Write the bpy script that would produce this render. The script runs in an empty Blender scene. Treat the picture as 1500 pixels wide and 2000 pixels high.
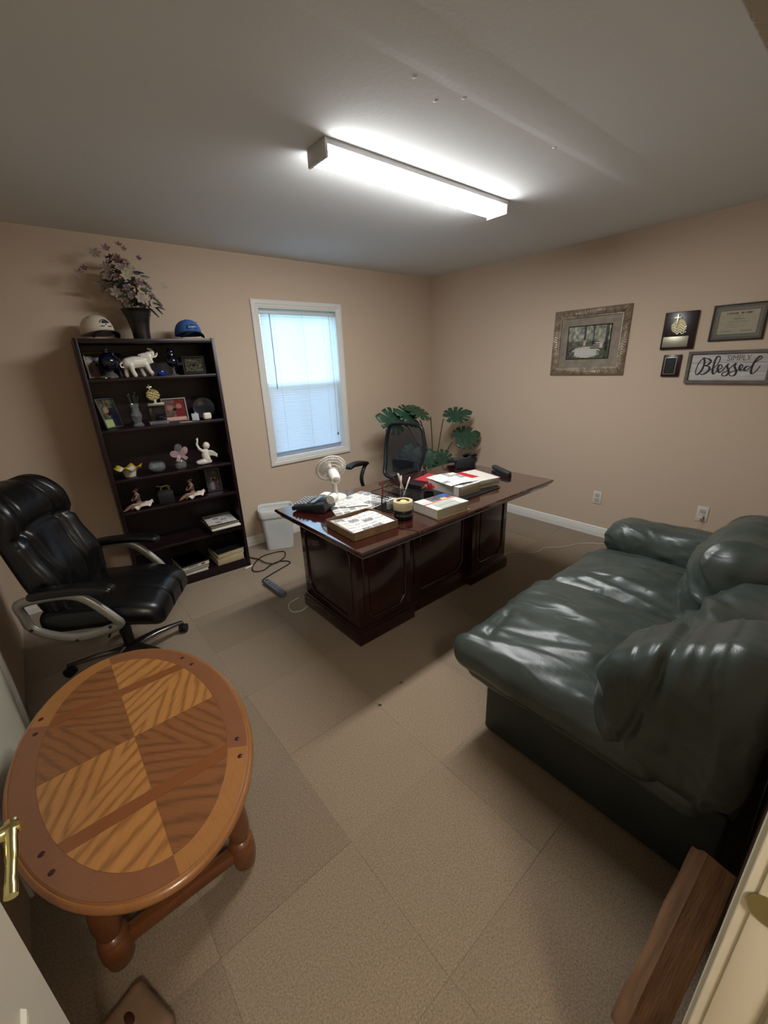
import bpy, bmesh, math, random
from mathutils import Vector, Matrix, noise
S = bpy.context.scene
COL = S.collection
PI = math.pi
R = math.radians
# ------------------------------------------------------------ camera, sky, exposure
cam = bpy.data.cameras.new('camera'); camo = bpy.data.objects.new('camera', cam); COL.objects.link(camo)
camo.location = (-3.7537, -3.5805, 1.5884)
camo.rotation_euler = (1.22275594, 0.0371162425, -0.702826024)
cam.sensor_fit = 'VERTICAL'; cam.sensor_height = 36; cam.lens = 805.57 * 36 / 2000; cam.clip_start = .01
S.camera = camo
W = bpy.data.worlds.new('sky'); S.world = W; W.use_nodes = True
W.node_tree.nodes['Background'].inputs[0].default_value = (.44, .68, 1.0, 1)
W.node_tree.nodes['Background'].inputs[1].default_value = 6.0
S.view_settings.view_transform = 'Standard'; S.view_settings.look = 'None'
S.view_settings.gamma = 1; S.view_settings.use_curve_mapping = False
S.view_settings.exposure = 0.84
LAMP = 55.0          # emission of the fluorescent diffuser
HALL = 75.0           # emission of the hall globe

# ------------------------------------------------------------ materials
def lin(h):
    h = h.lstrip('#'); v = [int(h[i:i+2], 16) / 255 for i in (0, 2, 4)]
    return tuple(c / 12.92 if c <= .04045 else ((c + .055) / 1.055) ** 2.4 for c in v) + (1,)
MATS = {}
def nodes(m):
    nt = m.node_tree; return nt, nt.nodes, nt.links
def mat(name, col, rough=.5, metal=0, spec=.5, mix=None, bump=None, trans=0, ior=1.45, coat=0, emit=0, alpha=1, sheen=0, sc=(1, 1, 1), rnd=0):
    if name in MATS: return MATS[name]
    m = bpy.data.materials.new(name); m.use_nodes = True; MATS[name] = m
    nt, n, l = nodes(m); b = n['Principled BSDF']
    c = lin(col) if isinstance(col, str) else col
    b.inputs['Base Color'].default_value = c
    b.inputs['Roughness'].default_value = rough; b.inputs['Metallic'].default_value = metal
    b.inputs['Specular IOR Level'].default_value = spec; b.inputs['Transmission Weight'].default_value = trans
    b.inputs['IOR'].default_value = ior; b.inputs['Coat Weight'].default_value = coat; b.inputs['Coat Roughness'].default_value = .08
    b.inputs['Sheen Weight'].default_value = sheen; b.inputs['Alpha'].default_value = alpha
    if emit:
        b.inputs['Emission Color'].default_value = c; b.inputs['Emission Strength'].default_value = emit
    tc = mp = None
    if mix or bump:
        tc = n.new('ShaderNodeTexCoord'); mp = n.new('ShaderNodeMapping'); mp.inputs['Scale'].default_value = sc
        l.new(tc.outputs['Object'], mp.inputs['Vector'])
    out = None
    if mix:
        c2, scale, lo, hi = mix
        t = n.new('ShaderNodeTexNoise'); t.inputs['Scale'].default_value = scale; t.inputs['Detail'].default_value = 6
        l.new(mp.outputs[0], t.inputs['Vector'])
        r = n.new('ShaderNodeMapRange'); r.inputs['From Min'].default_value = lo; r.inputs['From Max'].default_value = hi
        l.new(t.outputs['Fac'], r.inputs['Value'])
        x = n.new('ShaderNodeMix'); x.data_type = 'RGBA'
        x.inputs['A'].default_value = c; x.inputs['B'].default_value = lin(c2)
        l.new(r.outputs[0], x.inputs['Factor']); out = x.outputs['Result']
    if rnd:
        oi = n.new('ShaderNodeObjectInfo'); hs = n.new('ShaderNodeMix'); hs.data_type = 'RGBA'; hs.blend_type = 'MULTIPLY'; hs.inputs['Factor'].default_value = 1
        hs.inputs['A'].default_value = c; l.new(oi.outputs['Color'], hs.inputs['B'])
        if out: l.new(out, hs.inputs['A'])
        out = hs.outputs['Result']
    if out: l.new(out, b.inputs['Base Color'])
    if bump:
        scale, st, dist = bump
        t = n.new('ShaderNodeTexNoise'); t.inputs['Scale'].default_value = scale; t.inputs['Detail'].default_value = 4
        l.new(mp.outputs[0], t.inputs['Vector'])
        bp = n.new('ShaderNodeBump'); bp.inputs['Strength'].default_value = st; bp.inputs['Distance'].default_value = dist
        l.new(t.outputs['Fac'], bp.inputs['Height']); l.new(bp.outputs[0], b.inputs['Normal'])
    return m
def leather(name, col, col2, rough):
    m = mat(name, col, rough, spec=.5, mix=(col2, 5, .4, .7), bump=(220, .2, .002))
    nt, n, l = nodes(m); b = n['Principled BSDF']; fine = next(x for x in n if x.type == 'BUMP')
    tc = n.new('ShaderNodeTexCoord'); mp = n.new('ShaderNodeMapping'); mp.inputs['Scale'].default_value = (1, .45, .8); mp.inputs['Rotation'].default_value = (.3, .2, .5)
    l.new(tc.outputs['Object'], mp.inputs['Vector'])
    t = n.new('ShaderNodeTexNoise'); t.inputs['Scale'].default_value = 7; t.inputs['Detail'].default_value = 1.2; t.inputs['Distortion'].default_value = .8; l.new(mp.outputs[0], t.inputs['Vector'])
    a = n.new('ShaderNodeMath'); a.operation = 'SUBTRACT'; a.inputs[1].default_value = .5; l.new(t.outputs['Fac'], a.inputs[0])
    c = n.new('ShaderNodeMath'); c.operation = 'ABSOLUTE'; l.new(a.outputs[0], c.inputs[0])
    r = n.new('ShaderNodeMapRange'); r.inputs['From Min'].default_value = 0; r.inputs['From Max'].default_value = .09; r.inputs['To Min'].default_value = 1; r.inputs['To Max'].default_value = 0; r.interpolation_type = 'SMOOTHSTEP'; l.new(c.outputs[0], r.inputs['Value'])
    k = n.new('ShaderNodeBump'); k.inputs['Strength'].default_value = .22; k.inputs['Distance'].default_value = .005; l.new(r.outputs[0], k.inputs['Height']); l.new(fine.outputs[0], k.inputs['Normal']); l.new(k.outputs[0], b.inputs['Normal'])
    return m
def mat_attr(name, rough=.6, spec=.4):
    if name in MATS: return MATS[name]
    m = bpy.data.materials.new(name); m.use_nodes = True; MATS[name] = m
    nt, n, l = nodes(m); a = n.new('ShaderNodeVertexColor'); a.layer_name = 'ink'
    l.new(a.outputs[0], n['Principled BSDF'].inputs['Base Color'])
    n['Principled BSDF'].inputs['Roughness'].default_value = rough; n['Principled BSDF'].inputs['Specular IOR Level'].default_value = spec
    return m
def mat_wood(name, c1, c2, ang, chev=3.0, freq=90, rough=.28, fine=True, coat=.35):
    """oak grain: nested arches along a direction turned by ang in the object's xy plane"""
    if name in MATS: return MATS[name]
    m = bpy.data.materials.new(name); m.use_nodes = True; MATS[name] = m
    nt, n, l = nodes(m); b = n['Principled BSDF']
    tc = n.new('ShaderNodeTexCoord'); mp = n.new('ShaderNodeMapping'); mp.inputs['Rotation'].default_value = (0, 0, -ang)
    l.new(tc.outputs['Object'], mp.inputs['Vector'])
    sx = n.new('ShaderNodeSeparateXYZ'); l.new(mp.outputs[0], sx.inputs[0])
    def mth(op, a, c=None):
        k = n.new('ShaderNodeMath'); k.operation = op
        for i, v in enumerate((a, c)):
            if v is None: continue
            if isinstance(v, (int, float)): k.inputs[i].default_value = v
            else: l.new(v, k.inputs[i])
        return k.outputs[0]
    nz = n.new('ShaderNodeTexNoise'); nz.inputs['Scale'].default_value = 9; nz.inputs['Detail'].default_value = 3
    st = n.new('ShaderNodeMapping'); st.inputs['Scale'].default_value = (.35, 1.6, 1); l.new(mp.outputs[0], st.inputs[0]); l.new(st.outputs[0], nz.inputs['Vector'])
    f = mth('ADD', sx.outputs[0], mth('MULTIPLY', mth('ABSOLUTE', sx.outputs[1]), chev))
    f = mth('ADD', f, mth('MULTIPLY', nz.outputs['Fac'], .22))
    w = mth('POWER', mth('ADD', mth('MULTIPLY', mth('SINE', mth('MULTIPLY', f, freq)), .5), .5), 3.0)
    fn = n.new('ShaderNodeTexNoise'); fn.inputs['Scale'].default_value = 40; fn.inputs['Detail'].default_value = 5
    s2 = n.new('ShaderNodeMapping'); s2.inputs['Scale'].default_value = (.25, 8, 1); l.new(mp.outputs[0], s2.inputs[0]); l.new(s2.outputs[0], fn.inputs['Vector'])
    fr = n.new('ShaderNodeMapRange'); fr.inputs['From Min'].default_value = .45; fr.inputs['From Max'].default_value = .75; l.new(fn.outputs['Fac'], fr.inputs['Value'])
    tot = mth('ADD', mth('MULTIPLY', w, .55 if chev else .12), mth('MULTIPLY', fr.outputs[0], .35))
    tot = mth('MINIMUM', tot, 1.0)
    x = n.new('ShaderNodeMix'); x.data_type = 'RGBA'; x.inputs['A'].default_value = lin(c1); x.inputs['B'].default_value = lin(c2)
    l.new(tot, x.inputs['Factor']); l.new(x.outputs['Result'], b.inputs['Base Color'])
    b.inputs['Roughness'].default_value = rough; b.inputs['Coat Weight'].default_value = coat; b.inputs['Coat Roughness'].default_value = .15
    return m

# ------------------------------------------------------------ mesh builder
def catmull(pts, k=6, closed=False):
    P = [Vector(p) for p in pts]; n = len(P); o = []
    rng = range(n if closed else n - 1)
    for i in rng:
        if closed: a, b, c, d = P[(i-1) % n], P[i], P[(i+1) % n], P[(i+2) % n]
        else: a, b, c, d = P[max(i-1, 0)], P[i], P[i+1], P[min(i+2, n-1)]
        for j in range(k):
            t = j / k
            o.append(.5 * ((2*b) + (c-a)*t + (2*a-5*b+4*c-d)*t*t + (3*b-a-3*c+d)*t**3))
    if not closed: o.append(P[-1])
    return o
class B:
    def __init__(s): s.m = bmesh.new(); s.T = Matrix.Identity(4)
    def v(s, p): return s.m.verts.new(s.T @ Vector(p))
    def f(s, vs):
        try: return s.m.faces.new(vs)
        except ValueError: return None
    def box(s, c, d, bev=0, rot=None, seg=2):
        t = bmesh.new(); bmesh.ops.create_cube(t, size=1)
        for q in t.verts: q.co = Vector((q.co.x*d[0], q.co.y*d[1], q.co.z*d[2]))
        if bev: bmesh.ops.bevel(t, geom=list(t.edges), offset=bev, segments=seg, profile=.5, affect='EDGES')
        M = Matrix.Translation(Vector(c)) @ (rot.to_4x4() if rot else Matrix.Identity(4))
        s.add(t, M); return s
    def bx(s, x0, x1, y0, y1, z0, z1, bev=0):
        return s.box(((x0+x1)/2, (y0+y1)/2, (z0+z1)/2), (abs(x1-x0), abs(y1-y0), abs(z1-z0)), bev)
    def add(s, t, M):
        mp = {q: s.v(M @ q.co) for q in t.verts}
        for f in t.faces: s.f([mp[q] for q in f.verts])
        t.free()
    def tube(s, pts, r, n=8, closed=False, cap=True, flat=None, up=None):
        """r: radius or list; flat=(a,b): elliptical/rect section axes factors"""
        P = [Vector(p) for p in pts]; N = len(P); rings = []; prev = None
        for i, p in enumerate(P):
            if closed: t = P[(i+1) % N] - P[(i-1) % N]
            else: t = P[min(i+1, N-1)] - P[max(i-1, 0)]
            t = t.normalized() if t.length > 1e-9 else Vector((0, 0, 1))
            if up is not None: a = Vector(up)
            elif prev is None: a = Vector((0, 0, 1)) if abs(t.z) < .9 else Vector((1, 0, 0))
            else: a = prev
            a = a - t * a.dot(t)
            if a.length < 1e-6: a = t.orthogonal()
            a.normalize(); prev = a; b = t.cross(a); rr = r[i] if isinstance(r, (list, tuple)) else r
            fa, fb = flat if flat else (1, 1)
            rings.append([s.v(p + a*(math.cos(2*PI*k/n)*rr*fa) + b*(math.sin(2*PI*k/n)*rr*fb)) for k in range(n)])
        for i in range(N if closed else N-1):
            A, C = rings[i], rings[(i+1) % N]
            for k in range(n): s.f([A[k], A[(k+1) % n], C[(k+1) % n], C[k]])
        if cap and not closed: s.f(rings[0][::-1]); s.f(rings[-1])
        return s
    def cyl(s, p0, p1, r0, r1=None, n=16): return s.tube([p0, p1], [r0, r0 if r1 is None else r1], n)
    def lathe(s, prof, n=24, c=(0, 0, 0), wob=None, sx=1, sy=1):
        rings = []
        for j, (r, z) in enumerate(prof):
            if r < 1e-6: rings.append([s.v((c[0], c[1], c[2]+z))]); continue
            ring = []
            for k in range(n):
                a = 2*PI*k/n; rr, zz = (r, z) if not wob else wob(r, z, a, j)
                ring.append(s.v((c[0]+sx*rr*math.cos(a), c[1]+sy*rr*math.sin(a), c[2]+zz)))
            rings.append(ring)
        for A, C in zip(rings, rings[1:]):
            for k in range(n):
                if len(A) == 1 and len(C) == 1: continue
                if len(A) == 1: s.f([A[0], C[(k+1) % n], C[k]])
                elif len(C) == 1: s.f([A[k], A[(k+1) % n], C[0]])
                else: s.f([A[k], A[(k+1) % n], C[(k+1) % n], C[k]])
        return s
    def ball(s, c, r, n=14):
        if isinstance(r, (int, float)): r = (r, r, r)
        h = n // 2 + 1
        t = [(math.sin(PI*j/h), -math.cos(PI*j/h)) for j in range(h+1)]
        rings = []
        for q, z in t:
            if q < 1e-6: rings.append([s.v((c[0], c[1], c[2]+z*r[2]))])
            else: rings.append([s.v((c[0]+q*r[0]*math.cos(2*PI*k/n), c[1]+q*r[1]*math.sin(2*PI*k/n), c[2]+z*r[2])) for k in range(n)])
        for A, C in zip(rings, rings[1:]):
            for k in range(n):
                if len(A) == 1: s.f([A[0], C[(k+1) % n], C[k]])
                elif len(C) == 1: s.f([A[k], A[(k+1) % n], C[0]])
                else: s.f([A[k], A[(k+1) % n], C[(k+1) % n], C[k]])
        return s
    def limb(s, pts, rs, n=10):
        """overlapping balls and tapering tubes, to be fused by a remesh"""
        for p, r in zip(pts, rs): s.ball(p, r, n)
        for i in range(len(pts)-1): s.tube([pts[i], pts[i+1]], [rs[i], rs[i+1]], n)
        return s
    def prism(s, poly, z0, z1, bev=0):
        a = [s.v((x, y, z0)) for x, y in poly]
        if bev:
            c = Vector((sum(p[0] for p in poly)/len(poly), sum(p[1] for p in poly)/len(poly)))
            b = [s.v((x, y, z1-bev)) for x, y in poly]; d = []
            for x, y in poly:
                q = Vector((x, y)) - c; q = q * max(0, 1 - bev/max(q.length, 1e-6)) + c; d.append(s.v((q.x, q.y, z1)))
            L = [a, b, d]
        else: L = [a, [s.v((x, y, z1)) for x, y in poly]]
        for A, C in zip(L, L[1:]):
            for k in range(len(poly)): s.f([A[k], A[(k+1) % len(poly)], C[(k+1) % len(poly)], C[k]])
        s.f(L[-1]); s.f(a[::-1]); return s
    def sweep(s, w, h, prof, rip=None, nseg=1):
        """picture-frame sweep in the xz plane round a w x h rectangle; prof=[(inward, toward -y)]"""
        cs = [(-w/2, -h/2), (w/2, -h/2), (w/2, h/2), (-w/2, h/2)]
        for e in range(4):
            a, b = cs[e], cs[(e+1) % 4]; L = math.hypot(b[0]-a[0], b[1]-a[1]); ux, uz = (b[0]-a[0])/L, (b[1]-a[1])/L
            nx, nz = -uz, ux; rows = []
            for j in range(nseg+1):
                t = j / nseg; row = []
                for d, o in prof:
                    sl = d + t*(L-2*d); oo = o
                    if rip and rip[1] < d < rip[2]: oo += rip[0]*math.sin(2*PI*(sl+.8*d)/rip[3])
                    row.append(s.v((a[0]+ux*sl+nx*d, -oo, a[1]+uz*sl+nz*d)))
                rows.append(row)
            for A, C in zip(rows, rows[1:]):
                for k in range(len(prof)-1): s.f([A[k], C[k], C[k+1], A[k+1]])
        return s
    def soft(s, c, d, r, n=24, fn=None, rot=None):
        """rounded pillow box with a displacement fn(local pos, normal) -> Vector"""
        h = Vector(d) / 2; cache = {}
        M = Matrix.Translation(Vector(c)) @ (rot.to_4x4() if rot else Matrix.Identity(4))
        def vert(p):
            key = tuple(round(x, 5) for x in p)
            if key in cache: return cache[key]
            q = Vector((p[0]*h.x, p[1]*h.y, p[2]*h.z)); inn = Vector([max(-(h[i]-r), min(h[i]-r, q[i])) for i in range(3)])
            nn = q - inn; nn.normalize(); pos = inn + nn*r
            if fn: pos = pos + fn(pos, nn, h)
            cache[key] = s.v(M @ pos); return cache[key]
        for ax in range(3):
            for sg in (-1, 1):
                def P(i, j):
                    u = -1 + 2*i/n; v = -1 + 2*j/n
                    u = math.copysign(abs(u)**.75, u); v = math.copysign(abs(v)**.75, v)
                    p = [0, 0, 0]; p[ax] = sg; p[(ax+1) % 3] = u; p[(ax+2) % 3] = v; return p
                for i in range(n):
                    for j in range(n):
                        q = [vert(P(i, j)), vert(P(i+1, j)), vert(P(i+1, j+1)), vert(P(i, j+1))]
                        s.f(q if sg > 0 else q[::-1])
        return s
    def out(s, name, m, parent=None, smooth=35, loc=None, rot=None, remesh=0):
        bmesh.ops.recalc_face_normals(s.m, faces=list(s.m.faces))
        me = bpy.data.meshes.new(name); s.m.to_mesh(me); s.m.free(); me.materials.append(m)
        if smooth:
            me.shade_smooth()
            if smooth < 180: me.set_sharp_from_angle(angle=R(smooth))
        o = bpy.data.objects.new(name, me); COL.objects.link(o)
        if parent: o.parent = parent
        if loc: o.location = loc
        if rot: o.rotation_euler = rot
        if remesh:
            k = o.modifiers.new('fuse', 'REMESH'); k.mode = 'VOXEL'; k.voxel_size = remesh; k.use_smooth_shade = True
            q = o.modifiers.new('smooth', 'SMOOTH'); q.factor = .5; q.iterations = 3
        return o
def tag(o, label, cat, group=None):
    o['label'] = label; o['category'] = cat
    if group: o['group'] = group
    return o
def thing(name, label, cat, loc=(0, 0, 0), rz=0, group=None):
    o = bpy.data.objects.new(name, None); COL.objects.link(o); o.empty_display_size = .05
    o.location = loc; o.rotation_euler = (0, 0, rz)
    return tag(o, label, cat, group)
def struct(o, label=None, cat=None):
    o['kind'] = 'structure'
    if label: o['label'] = label
    if cat: o['category'] = cat
    return o
def sthing(name, label, cat, loc=(0, 0, 0), rz=0): return struct(thing(name, label, cat, loc, rz))
def link_copy(o, parent=None, loc=None, rot=None):
    c = o.copy(); COL.objects.link(c)
    if parent: c.parent = parent
    if loc: c.location = loc
    if rot: c.rotation_euler = rot
    return c
def copy_tree(o, parent=None):
    c = o.copy(); COL.objects.link(c); c.parent = parent
    for ch in [x for x in bpy.data.objects if x.parent == o]: copy_tree(ch, c)
    return c
def printed(name, w, h, nx, ny, fn, parent=None, loc=(0, 0, 0), rot=None, rough=.6, flat=False, th=.0008, curl=None):
    """a thin printed sheet; fn(u,v) gives sRGB 0..1; upright in xz facing -y, or lying flat in xy"""
    m = bmesh.new(); lay = m.verts.layers.float_color.new('ink'); g = []
    for i in range(nx+1):
        col = []
        for j in range(ny+1):
            u, v = i/nx, j/ny; c = fn(u, v); dz = curl(u, v) if curl else 0
            p = ((u-.5)*w, (v-.5)*h, th+dz) if flat else ((u-.5)*w, -th-dz, (v-.5)*h)
            q = m.verts.new(p); q[lay] = tuple(max(0, x)**2.2 for x in c) + (1,); col.append(q)
        g.append(col)
    for i in range(nx):
        for j in range(ny): m.faces.new([g[i][j], g[i+1][j], g[i+1][j+1], g[i][j+1]])
    me = bpy.data.meshes.new(name); m.to_mesh(me); m.free(); me.materials.append(mat_attr('ink%d' % int(rough*100), rough)); me.shade_smooth()
    o = bpy.data.objects.new(name, me); COL.objects.link(o); o.parent = parent; o.location = loc
    if rot: o.rotation_euler = rot
    k = o.modifiers.new('thickness', 'SOLIDIFY'); k.thickness = th; k.offset = -1
    return o
def text(name, body, size, m, parent, loc, rot=(PI/2, 0, 0), ext=.0006, sx=1):
    cu = bpy.data.curves.new(name, 'FONT'); cu.body = body; cu.size = size; cu.extrude = ext; cu.align_x = 'CENTER'; cu.align_y = 'CENTER'
    t = bpy.data.objects.new('tmp', cu); COL.objects.link(t); bpy.context.view_layer.update()
    me = bpy.data.meshes.new_from_object(t.evaluated_get(bpy.context.evaluated_depsgraph_get()))
    bpy.data.objects.remove(t); me.materials.clear(); me.materials.append(m); me.name = name
    o = bpy.data.objects.new(name, me); COL.objects.link(o); o.parent = parent; o.location = loc; o.rotation_euler = rot; o.scale = (sx, 1, 1)
    return o
def N2(x, y, z=0): return noise.noise(Vector((x, y, z)))

# ------------------------------------------------------------ the room
XL, YF, H = -4.138, -3.63, 2.44
M_wall = mat('wall_paint', '#c4b09a', .85, spec=.25, bump=(140, .18, .003))
M_ceil = mat('ceiling_paint', '#d5d6d4', .9, spec=.2, bump=(60, .12, .004))
M_trim = mat('white_trim', '#d9d6cf', .45, bump=(30, .05, .002))
M_door = mat('door_cream', '#d8d1bc', .45)
M_carpet = mat('carpet_pile', '#9b8a75', .95, spec=.1, mix=('#6f5e49', 190, .26, .74), bump=(420, .5, .004), sheen=.3, rnd=.13)
M_under = mat('carpet_backing', '#5c4e40', .95)
M_ground = mat('lawn', '#5d7a3c', .9, mix=('#48632e', 8, .4, .6))
M_hall = mat('hall_floor', '#7d6c58', .9)
t = .12
b = B(); b.bx(XL-t, t, YF-t, t, -.06, -.008); floor = struct(b.out('floor', M_under), 'brown carpet tile floor of the office', 'floor')
# carpet tiles, eighteen inches square, laid on a grid
pitch = .4635; pit_y = .4565
xs = [-3.257 + k*pitch for k in range(-2, 9)]; ys = [-1.3545 + k*pit_y for k in range(-5, 4)]
proto = {}
TONE = {}      # nap laid the other way: darker or lighter tiles seen in the room
for tx, ty, f_ in ((-3.03, -1.12, 0.86), (-2.56, -1.12, 0.85), (-2.56, -1.58, 0.90), (-3.03, -1.58, 0.96), (-3.49, -2.49, 0.87), (-3.49, -2.95, 0.99), (-3.03, -2.04, 1.03), (-3.03, -2.49, 1.04), (-2.56, -2.49, 1.06), (-2.56, -2.95, 0.92), (-2.56, -3.4, 0.89), (-3.03, -2.95, 1.00), (-3.49, -2.04, 0.90), (-3.49, -1.58, 0.94), (-.70, -1.58, 1.04), (-.23, -1.58, 0.86), (-.23, -2.04, 0.86), (-.70, -2.04, 0.87), (-1.17, -2.04, 0.90), (-1.63, -2.04, 0.87), (-2.1, -2.04, 0.98), (-3.49, -.66, 1.03), (-3.03, -.66, 1.03), (-3.95, -2.95, 0.86), (-3.49, -3.4, 0.96)):
    TONE['p', tx, ty] = f_
random.seed(4)
for i, x0 in enumerate(xs[:-1] + [xs[-1]]):
    x1 = x0 + pitch
    for y0 in ys:
        y1 = y0 + pit_y
        a0, a1 = max(x0, XL), min(x1, 0); c0, c1 = max(y0, YF), min(y1, 0)
        if a1 - a0 < .01 or c1 - c0 < .01: continue
        key = (round(a1-a0, 4), round(c1-c0, 4))
        if key not in proto:
            b = B(); w, d = key; e = .0004
            b.box((0, 0, -.004), (w-e, d-e, .008), .0006, seg=1); proto[key] = b.out('carpet_tile', M_carpet, floor, 0); o = proto[key]
        else: o = link_copy(proto[key], floor)
        o.location = ((a0+a1)/2, (c0+c1)/2, random.uniform(-.0008, .0008))
        o.rotation_euler = (0, 0, random.choice((0, PI)))
        f_ = next((v_ for (q_, tx, ty), v_ in TONE.items() if x0 < tx < x1 and y0 < ty < y1), random.uniform(.92, 1.06)); o.color = (f_, f_*.99, f_*.98, 1)
# ceiling with a taped drywall joint
b = B(); b.bx(XL-t, t, YF-t, t, H, H+t); ceil = struct(b.out('ceiling', M_ceil), 'grey-white drywall ceiling with a taped joint', 'ceiling')
b = B(); n = 80
for i in range(n+1):
    x = XL + (0-XL)*i/n; q = .0013 + .0009*N2(x*3, 1)
    for y, z in ((-2.36, H+.001), (-2.415 + .004*N2(x*6, 4), H-q), (-2.419 + .004*N2(x*6, 4), H-.0015), (-2.47, H-.0012-.001*N2(x*4, 7)), (-2.54+.006*N2(x*5, 2), H-.0013), (-2.60, H+.001)): b.v((x, y, z))
b.m.verts.ensure_lookup_table()
for i in range(n):
    for k in range(5): b.f([b.m.verts[i*6+k], b.m.verts[i*6+k+1], b.m.verts[(i+1)*6+k+1], b.m.verts[(i+1)*6+k]])
b.out('drywall_joint', M_ceil, ceil, 60)
random.seed(9)
for x, y in ((-2.55, -2.36), (-2.33, -2.38), (-2.40, -2.31), (-1.72, -2.38), (-1.85, -2.45)):
    b = B(); b.ball((x, y, H), (.008, .010, .0015), 8); b.out('drywall_blemish', M_ceil, ceil, 180)
# walls
WX0, WX1, WZ0, WZ1 = -2.083, -1.303, .772, 2.058
b = B(); b.bx(XL-t, WX0, 0, t, 0, H).bx(WX1, t, 0, t, 0, H).bx(WX0, WX1, 0, t, 0, WZ0).bx(WX0, WX1, 0, t, WZ1, H)
struct(b.out('wall_back', M_wall), 'tan painted wall with the window', 'wall')
b = B(); b.bx(0, t, YF-t, 0, 0, H); struct(b.out('wall_right', M_wall), 'tan painted wall with framed pictures', 'wall')
b = B(); b.bx(XL-t, XL, YF-t, 0, 0, H); struct(b.out('wall_left', M_wall), 'tan painted side wall behind the leather chair', 'wall')
DX0, DX1, DZ = -4.03, -3.255, 2.05
b = B(); b.bx(XL, DX0-.02, YF-t, YF, 0, H).bx(DX1+.02, 0, YF-t, YF, 0, H).bx(DX0-.02, DX1+.02, YF-t, YF, DZ+.02, H)
struct(b.out('wall_front', M_wall), 'tan wall with the doorway beside the sofa', 'wall')
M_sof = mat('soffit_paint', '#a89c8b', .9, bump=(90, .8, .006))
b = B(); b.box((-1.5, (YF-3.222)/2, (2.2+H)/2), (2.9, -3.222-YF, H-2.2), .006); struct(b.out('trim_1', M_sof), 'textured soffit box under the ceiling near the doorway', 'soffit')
def baseboard(name, p, q, label):
    p, q = Vector(p), Vector(q); L = (q-p).length; a = math.atan2(q.y-p.y, q.x-p.x)
    prof = [(0, 0), (.014, 0), (.014, .045), (.012, .05), (.012, .062), (.009, .068), (.009, .078), (.005, .086), (0, .09)]
    b = B(); A = [b.v((0, -d, z)) for d, z in prof]; C = [b.v((L, -d, z)) for d, z in prof]
    for k in range(len(prof)-1): b.f([A[k], C[k], C[k+1], A[k+1]])
    b.f(A); b.f(C)
    o = b.out(name, M_trim, None, 20, p, (0, 0, a)); struct(o, label, 'baseboard')
baseboard('baseboard_back', (XL, 0, 0), (0, 0, 0), 'white moulded baseboard under the window')
baseboard('baseboard_right', (0, 0, 0), (0, YF, 0), 'white moulded baseboard along the picture wall')
# outside and hall
b = B(); b.bx(-30, 30, .3, 40, -.5, -.4); struct(b.out('ground', M_ground), 'lawn outside the window', 'ground')
M_hw = mat('hall_paint', '#c9b79c', .9)
b = B(); b.bx(-5.2, -2.2, -5.6, YF-t, -.06, 0); struct(b.out('floor_hall', M_hall), 'hall floor behind the doorway', 'floor')
b = B(); b.bx(-5.2, -2.2, -5.6, YF-t, H, H+.1); struct(b.out('ceiling_hall', M_ceil), 'hall ceiling behind the doorway', 'ceiling')
b = B(); b.bx(-5.3, -5.2, -5.7, YF-t, 0, H).bx(-2.2, -2.1, -5.7, YF-t, 0, H).bx(-5.3, -2.1, -5.7, -5.6, 0, H).bx(-5.3, XL, YF-t-.02, YF-t, 0, H)
struct(b.out('wall_hall', M_hw), 'hall walls behind the doorway', 'wall')
hl = thing('hall_lamp', 'frosted globe lamp on the hall ceiling behind the doorway', 'lamp', (-3.95, -4.5, H))
b = B(); b.lathe([(0, 0), (.1, 0), (.1, -.02), (.08, -.035), (0, -.035)], 24); b.out('canopy', M_trim, hl)
b = B(); b.lathe([(.07, -.035), (.12, -.06), (.135, -.1), (.11, -.15), (.05, -.175), (0, -.18)], 24); b.out('globe', mat('hall_glow', (1, .92, .80, 1), .5, emit=HALL), hl, 180)
# ---- doorway trim and open door
M_brass = mat('brass', '#d8cb8e', .2, 1, bump=(20, .05, .001)); M_brassd = mat('worn_brass', '#8d8255', .4, .55)
j = sthing('trim_2', 'white door jamb and casing with a brass strike plate', 'door frame', (DX1, YF, 0))
b = B(); b.bx(0, .02, -t-.012, .022, 0, DZ+.02); b.out('jamb', M_door, j)
b = B(); b.bx(-.012, 0, -.067, -.032, 0, DZ, .004); b.out('stop', M_door, j)
b = B()
for x0, x1, d in ((.006, .03, .020), (.03, .055, .026), (.055, .062, .018)): b.bx(x0, x1, 0, d, 0, DZ+.06, .002)
b.out('casing', M_door, j)
b = B(); b.bx(-.003, .0, -.028, .012, 0, DZ, .0015); b.out('bead', M_door, j)
b = B(); b.T = Matrix.Translation((-.0035, 0, .992)) @ Matrix.Rotation(-PI/2, 4, 'Y')
pl = [(.029*math.cos(a)+(.0 if 0 else 0), .016*math.sin(a)) for a in [2*PI*k/24 for k in range(24)]]
pl = [(.02*math.cos(PI*k/10), .0 + .018*math.sin(PI*k/10)) for k in range(11)] + [(-.02, -.045), (-.012, -.055), (.012, -.055), (.02, -.045)]
b.prism(pl, -.0008, .0016); sp = b.out('strike_plate', M_brassd, j); sp['label'] = 'brass strike plate'
b = B(); b.bx(-.007, -.0052, -.030, -.006, .982, 1.002); b.out('latch_hole', mat('raw_wood_hole', '#c58a5a', .8), sp)
j2 = sthing('trim_3', 'white hinge-side door jamb and head', 'door frame', (0, YF, 0))
b = B(); b.bx(DX0-.02, DX0, -t-.012, .006, 0, DZ+.02); b.out('jamb', M_door, j2)
b = B(); b.bx(DX0, DX1, -t-.012, .006, DZ, DZ+.02); b.out('head', M_door, j2)
DW = .763; d1 = sthing('door_1', 'open white panelled door with a brass lever handle', 'door', (DX0+.020, YF-.005, .012))
b = B(); b.bx(0, .035, 0, DW, 0, 2.03, .002); b.out('slab', M_door, d1)
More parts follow.
